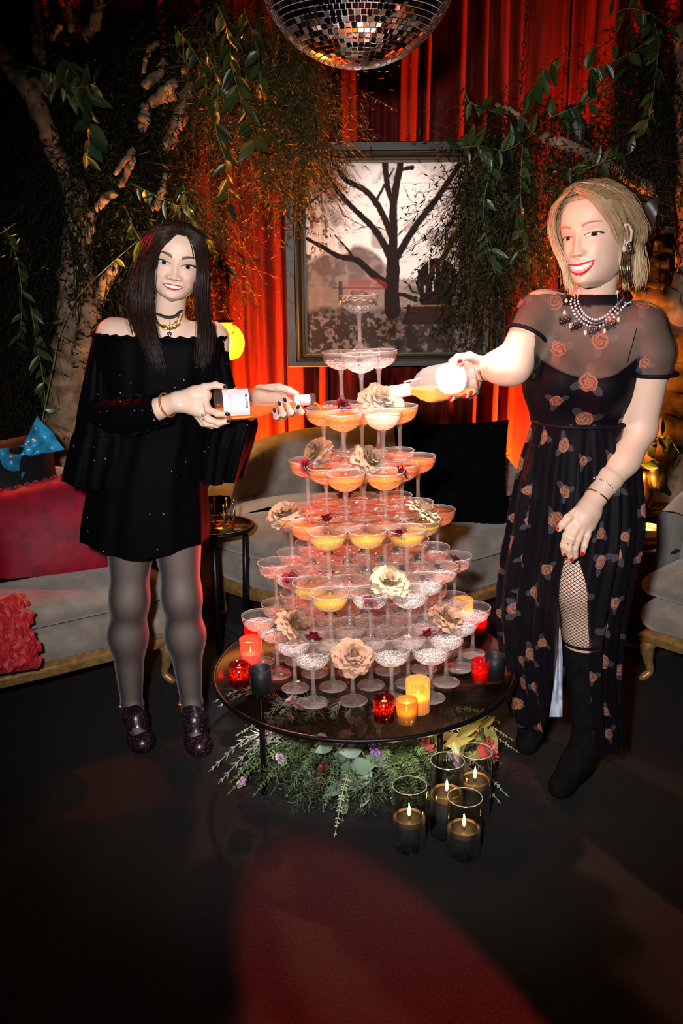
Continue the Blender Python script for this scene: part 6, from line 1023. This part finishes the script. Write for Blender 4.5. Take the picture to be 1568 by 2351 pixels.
sl2 = [(1170, 1258, 1400, .10), (1295, 1214, 1290, .10)]; gg = loft([(1000, 1000, 1232, 1440, -.12, .10, .2), (1100, 1100, 1222, 1448, -.12, .115, .2), (1200, 1200, 1215, 1440, -.11, .12, .2), (1290, 1290, 1212, 1290, -.06, .10, .2)], 48, .002, 9); kidR('slip_skirt', grid(gg, closed_u=True), M_slip)
lin = []
for v, a, b in ((1440, 1284, 1287), (1500, 1280, 1291), (1580, 1270, 1291), (1646, 1261, 1291)):
    lin.append([WY(a+(b-a)*k, v, -.215+.012*math.sin(k*7+v)) for k in np.linspace(0, 1, 8)])
kidR('skirt_lining', grid(smoothpath(np.array(lin).reshape(4, -1), 24).reshape(24, 8, 3)), mat('pale_lining', (.30, .33, .42), .6, noise=.35, nscale=30), skirt)
# fishnet stocking and boots
def fishnet():
    m, nt, N, L, b = _new('black_fishnet'); N.remove(b); uv = N.new('ShaderNodeUVMap'); uv.uv_map = 'UVMap'; sx = N.new('ShaderNodeSeparateXYZ'); L.new(uv.outputs[0], sx.inputs[0]); o = []
    for s in (1, -1):
        a = N.new('ShaderNodeMath'); a.operation = 'MULTIPLY_ADD'; a.inputs[1].default_value = s*.85; L.new(sx.outputs[0], a.inputs[0]); L.new(sx.outputs[1], a.inputs[2]); c = N.new('ShaderNodeMath'); c.operation = 'MULTIPLY'; c.inputs[1].default_value = 95; L.new(a.outputs[0], c.inputs[0]); f = N.new('ShaderNodeMath'); f.operation = 'FRACT'; L.new(c.outputs[0], f.inputs[0]); g = N.new('ShaderNodeMath'); g.operation = 'LESS_THAN'; g.inputs[1].default_value = .20; L.new(f.outputs[0], g.inputs[0]); o.append(g.outputs[0])
    mx = N.new('ShaderNodeMath'); mx.operation = 'MAXIMUM'; L.new(o[0], mx.inputs[0]); L.new(o[1], mx.inputs[1]); tr = N.new('ShaderNodeBsdfTransparent'); df = N.new('ShaderNodeBsdfDiffuse'); df.inputs[0].default_value = (.012, .008, .010, 1); ms = N.new('ShaderNodeMixShader'); L.new(mx.outputs[0], ms.inputs[0]); L.new(tr.outputs[0], ms.inputs[1]); L.new(df.outputs[0], ms.inputs[2]); L.new(ms.outputs[0], N['Material Output'].inputs[0]); return m
fv_, fF_ = sdf([(p[0], p[1], p[2]+.0042, p[3]+.0042, p[4]) for p in legR[2:]], .0055, .02); fv_, fF_, _ = cull(fv_, fF_, (fv_[:, 2] < V_(1340, 1160, -.2)[2]) & (fv_[:, 2] > V_(1342, 1480, -.2)[2]))
axx = np.interp(fv_[:, 2], [kn[2]-.1, kn[2], legR[2][0][2]], [kn[0]+.008, kn[0], legR[2][0][0]]); axy = np.interp(fv_[:, 2], [kn[2]-.1, kn[2], legR[2][0][2]], [kn[1]+.03, kn[1], legR[2][0][1]])
kidR('fishnet_stocking', (fv_, fF_.tolist()), fishnet(), uv=np.stack([np.arctan2(fv_[:, 0]-axx, -(fv_[:, 1]-axy))*.066, fv_[:, 2]], -1))
M_sue = mat('black_suede', (.0042, .0038, .0042), .95, 0, .05, noise=.3, nscale=40)
def boot(kt, ank_, toe_, r0, name='boot', top=True):
    A, Tt = np.asarray(ank_), np.asarray(toe_); mid = A+(Tt-A)*.45+np.array([0, 0, -.01]); Tg = Tt.copy(); Tg[2] = .034; v, f = sdf([(kt, A, r0, .046, .02), (A, mid, .046, .042, .03), (mid, Tg, .042, .038, .03), (A+np.array([0, .02, -.02]), np.array([A[0], A[1]+.035, .05]), .042, .034, .02)], .006, .02); v[:, 2] = np.maximum(v[:, 2], .004)
    b_ = kidR(name, (v, f.tolist()), M_sue); kidR('boot_heel', tube([(A[0], A[1]+.04, 0), (A[0], A[1]+.04, .06)], [.026, .032], 12), M_sue, b_)
    if top: kidR('boot_cuff', tube(np.stack([kt[0]+(r0+.001)*np.cos(ra), kt[1]+(r0+.001)*np.sin(ra), 0*ra+kt[2]+r0*.45], -1), .006, 6, closed=True), M_sue, b_)
boot(V_(1342, 1490, -.160), an, tb, .062); boot(V_(1232, 1420, .02), V_(1236, 1640, .08), V_(1212, 1688, .02), .055, 'boot', False)
# necklace
spine = smoothpath([surf(bvR, u, v, .006, -.22) for u, v in ((1331, 668), (1327, 690), (1335, 712), (1350, 728), (1370, 734), (1392, 724), (1412, 704), (1426, 684), (1435, 672))], 60); neck = kidR('statement_necklace', tube(spine+np.array([0, -.001, -.012]), .0065, 6, True, .25), mat('dark_chain_net', (.05, .045, .045), .4, .7))
bead = mdata('rhinestone', *sphere(.0040, 8, 6, (1, .75, 1)), mat('rhinestone_crystal', (.82, .78, .80), .08, .55, coat=.5)); bead2 = mdata('bronze_bead', *sphere(.0023, 6, 5), mat('bronze_bead_metal', (.42, .24, .18), .25, .8)); drop = mdata('drop_stone', *sphere(.0058, 8, 6, (.8, .6, 1.25)), mat('champagne_stone', (.75, .58, .38), .1, .4)); leafp = mdata('leaf_pendant', *grid(np.array([[(.019*a*math.sin(PI*min(1, (k*.86+.14))), -.002*math.cos(a*1.5), -.038*k+.002) for a in np.linspace(-1, 1, 7)] for k in np.linspace(0, 1, 8)])), mat('dark_bronze_leaf', (.06, .04, .035), .4, .6))
cen = spine.mean(0)
for i in range(0, 60, 2):
    o_ = spine[i]-np.array([cen[0], 0, cen[2]+.03]); o_[1] = 0; o_ /= np.linalg.norm(o_)+1e-9
    for k in range(3): q = spine[i]+o_*(.0095*k); h = bvR.find_nearest(Vector(q)); q = np.array(h[0])+np.array(h[1])*.005 if h[0] is not None else q; put('rhinestone', bead, neck, q-orgR)
for u, v, r in ((1304, 724, .5), (1327, 738, .25), (1365, 748, 0), (1402, 736, -.35)):
    q = surf(bvR, u, v, .008, -.25); lp = put('leaf_pendant', leafp, neck, q-orgR, (.25, r, 0), .95); Rm = np.array(Euler((.25, r, 0)).to_matrix())
    for k in range(5):
        for a in np.linspace(-1, 1, 5-(k > 3)*2): put('bronze_bead', bead2, lp, (.016*a*math.sin(PI*min(1, (k/5*.86+.14))), -.0035, -.036*k/5-.001))
for u, v in ((1300, 692), (1296, 718), (1310, 748), (1344, 764), (1388, 760), (1420, 734)): put('drop_stone', drop, neck, surf(bvR, u, v, .007, -.25)-orgR)
# earring
er = toR([(.082, -.006, -.036)])[0]; ear_ = kidR('earring', comb(*[xf(sphere(.0042, 6, 5), er+np.array([dx, -.006, dz])) for dx, dz in ((0, 0), (.006, .004), (.004, .011), (-.004, .007), (.002, -.007), (.008, -.004))]), mat('silver_metal', (.8, .8, .82), .15, 1))
for k in range(6): kidR('earring_strand', tube([er+np.array([-.014+.0042*k, -.008, -.008]), er+np.array([-.016+.0046*k, -.010, -.050]), er+np.array([-.018+.0048*k, -.010, -.088-.006*math.sin(k*2)])], .0013, 5), mat('pale_gold', (.85, .70, .42), .15, 1), ear_)
# bracelets and rings
ax1 = gE-gW; ring_at(gW+(gE-gW)*.07, ax1, .0325, .0030, M_brass, 'bangle', pR, orgR); ring_at(gW+(gE-gW)*.16, ax1+np.array([0, 0, .01]), .0335, .0022, M_gold, 'bangle', pR, orgR); ring_at(gW+(gE-gW)*.0, ax1, .0315, .0018, M_gold, 'bangle', pR, orgR)
ax2 = rE-rW; br = ring_at(rW+ax2*.02, ax2, .0325, .0022, M_gold, 'beaded_bracelet', pR, orgR); c0 = rW+ax2*.17; qq = np.array(Vector(ax2).to_track_quat('Z', 'Y').to_matrix())
b2 = ring_at(c0, ax2, .0340, .0012, M_gold, 'rhinestone_bracelet', pR, orgR)
for k in range(30): put('rhinestone', bead, b2, c0+qq @ np.array([.0352*math.cos(k*2*PI/30), .0352*math.sin(k*2*PI/30), .003*(k % 2)])-orgR, sc=.72)
ring_at(WY(1309, 1247, -.329), WY(1306, 1260, -.328)-WY(1312, 1236, -.330), .0122, .0012, M_gold, 'finger_ring', pR, orgR)
# blonde hair
M_hR = hairmat('blonde_hair', (.34, .215, .11), (.72, .54, .32), 1.64, 1.48, .35)
Xh, Yh, Zh = HR_[3]; th_ = np.arctan2(Xh, -Yh); hl_ = np.interp(np.abs(th_), [0, .3, .6, .85, 1.05, 1.35, 1.7, 3.2], [.076, .076, .073, .058, .034, .020, -.02, -.06]); keep = (Zh > hl_).ravel(); of = 1+.12*np.clip((Zh-hl_)/.04, 0, 1).ravel(); cap = HR_[0].copy(); cap[:, :2] *= (of+.015)[:, None]; cap[:, 2] = cap[:, 2]*(1+.07*np.clip(cap[:, 2]/.06, 0, 1))+.001; Vc, Fc, _ = cull(toR(cap), HR_[1], keep); hairR = kidR('hair', (Vc, Fc.tolist()), M_hR)
def hr_(*pts): return [toR(p) if max(abs(q) for q in p) < .6 else V_(*p) for p in pts]
ga = [hr_((-.010, -.090, .102), (-.050, -.092, .075), (-.073, -.070, .02), (1291, 600, -.27), (1298, 640, -.255), (1296, 672, -.245)), hr_((-.012, -.070, .116), (-.064, -.065, .07), (-.083, -.040, .0), (1300, 620, -.22), (1310, 660, -.22), (1318, 684, -.22)), hr_((-.01, -.03, .124), (-.074, -.02, .06), (-.084, .02, -.01), (1315, 620, -.15), (1320, 660, -.15), (1325, 690, -.16))]
gb = [hr_((.000, -.092, .102), (.045, -.098, .074), (.073, -.066, .020), (1418, 560, -.262), (1428, 620, -.255), (1430, 676, -.245)), hr_((.000, -.080, .114), (.060, -.078, .076), (.083, -.040, .015), (1432, 570, -.24), (1441, 630, -.235), (1440, 680, -.23))]
gc = [hr_((.002, -.060, .124), (.060, -.030, .095), (.092, .02, .03), (1452, 560, -.17), (1458, 620, -.17), (1452, 676, -.18)), hr_((.002, -.02, .132), (.060, .02, .100), (.096, .055, .02), (1466, 560, -.12), (1476, 620, -.12), (1468, 668, -.13)), hr_((.0, .04, .128), (.050, .08, .08), (.085, .09, .0), (1462, 570, -.06), (1470, 620, -.05), (1462, 660, -.06))]
gd = [hr_((-.062, -.070, .070), (-.060, -.01, .112), (-.02, .075, .108), (.04, .108, .05)), hr_((-.03, -.088, .092), (-.02, -.02, .126), (.02, .07, .112), (.05, .105, .05)), hr_((.02, -.090, .096), (.04, -.01, .122), (.06, .06, .095), (.07, .095, .04)), hr_((.056, -.070, .078), (.080, -.01, .075), (.088, .05, .055), (.08, .09, .02))]
kidR('hair_lengths', comb(hairstrands(ga, 260, .0010, .0055, 11, .25), hairstrands(gb, 240, .0010, .0046, 12, .2), hairstrands(gc, 700, .0010, .0075, 13, .22), hairstrands(gd, 600, .0010, .0060, 14, .12)), M_hR, hairR)
bwc = V_(1466, 498, -.10); bwv = grid(np.array([[(.062*k+.0, .010*math.sin(k*5+a*2), a*(.010+.036*k)+.018*k) for a in np.linspace(-1, 1, 9)] for k in np.linspace(0, 1, 10)])); kidR('hair_bow', xf(bwv, bwc+np.array([-.02, 0, 0]), (0, .12, -.2)), mat('sheer_black_ribbon', (.018, .008, .010), .45), hairR); kidR('bow_edge', tube([bwc+np.array([.043, 0, .055]), bwc+np.array([.038, 0, .012]), bwc+np.array([.030, 0, -.028])], .0012, 5), mat('ribbon_edge', (.45, .25, .18), .4), hairR)
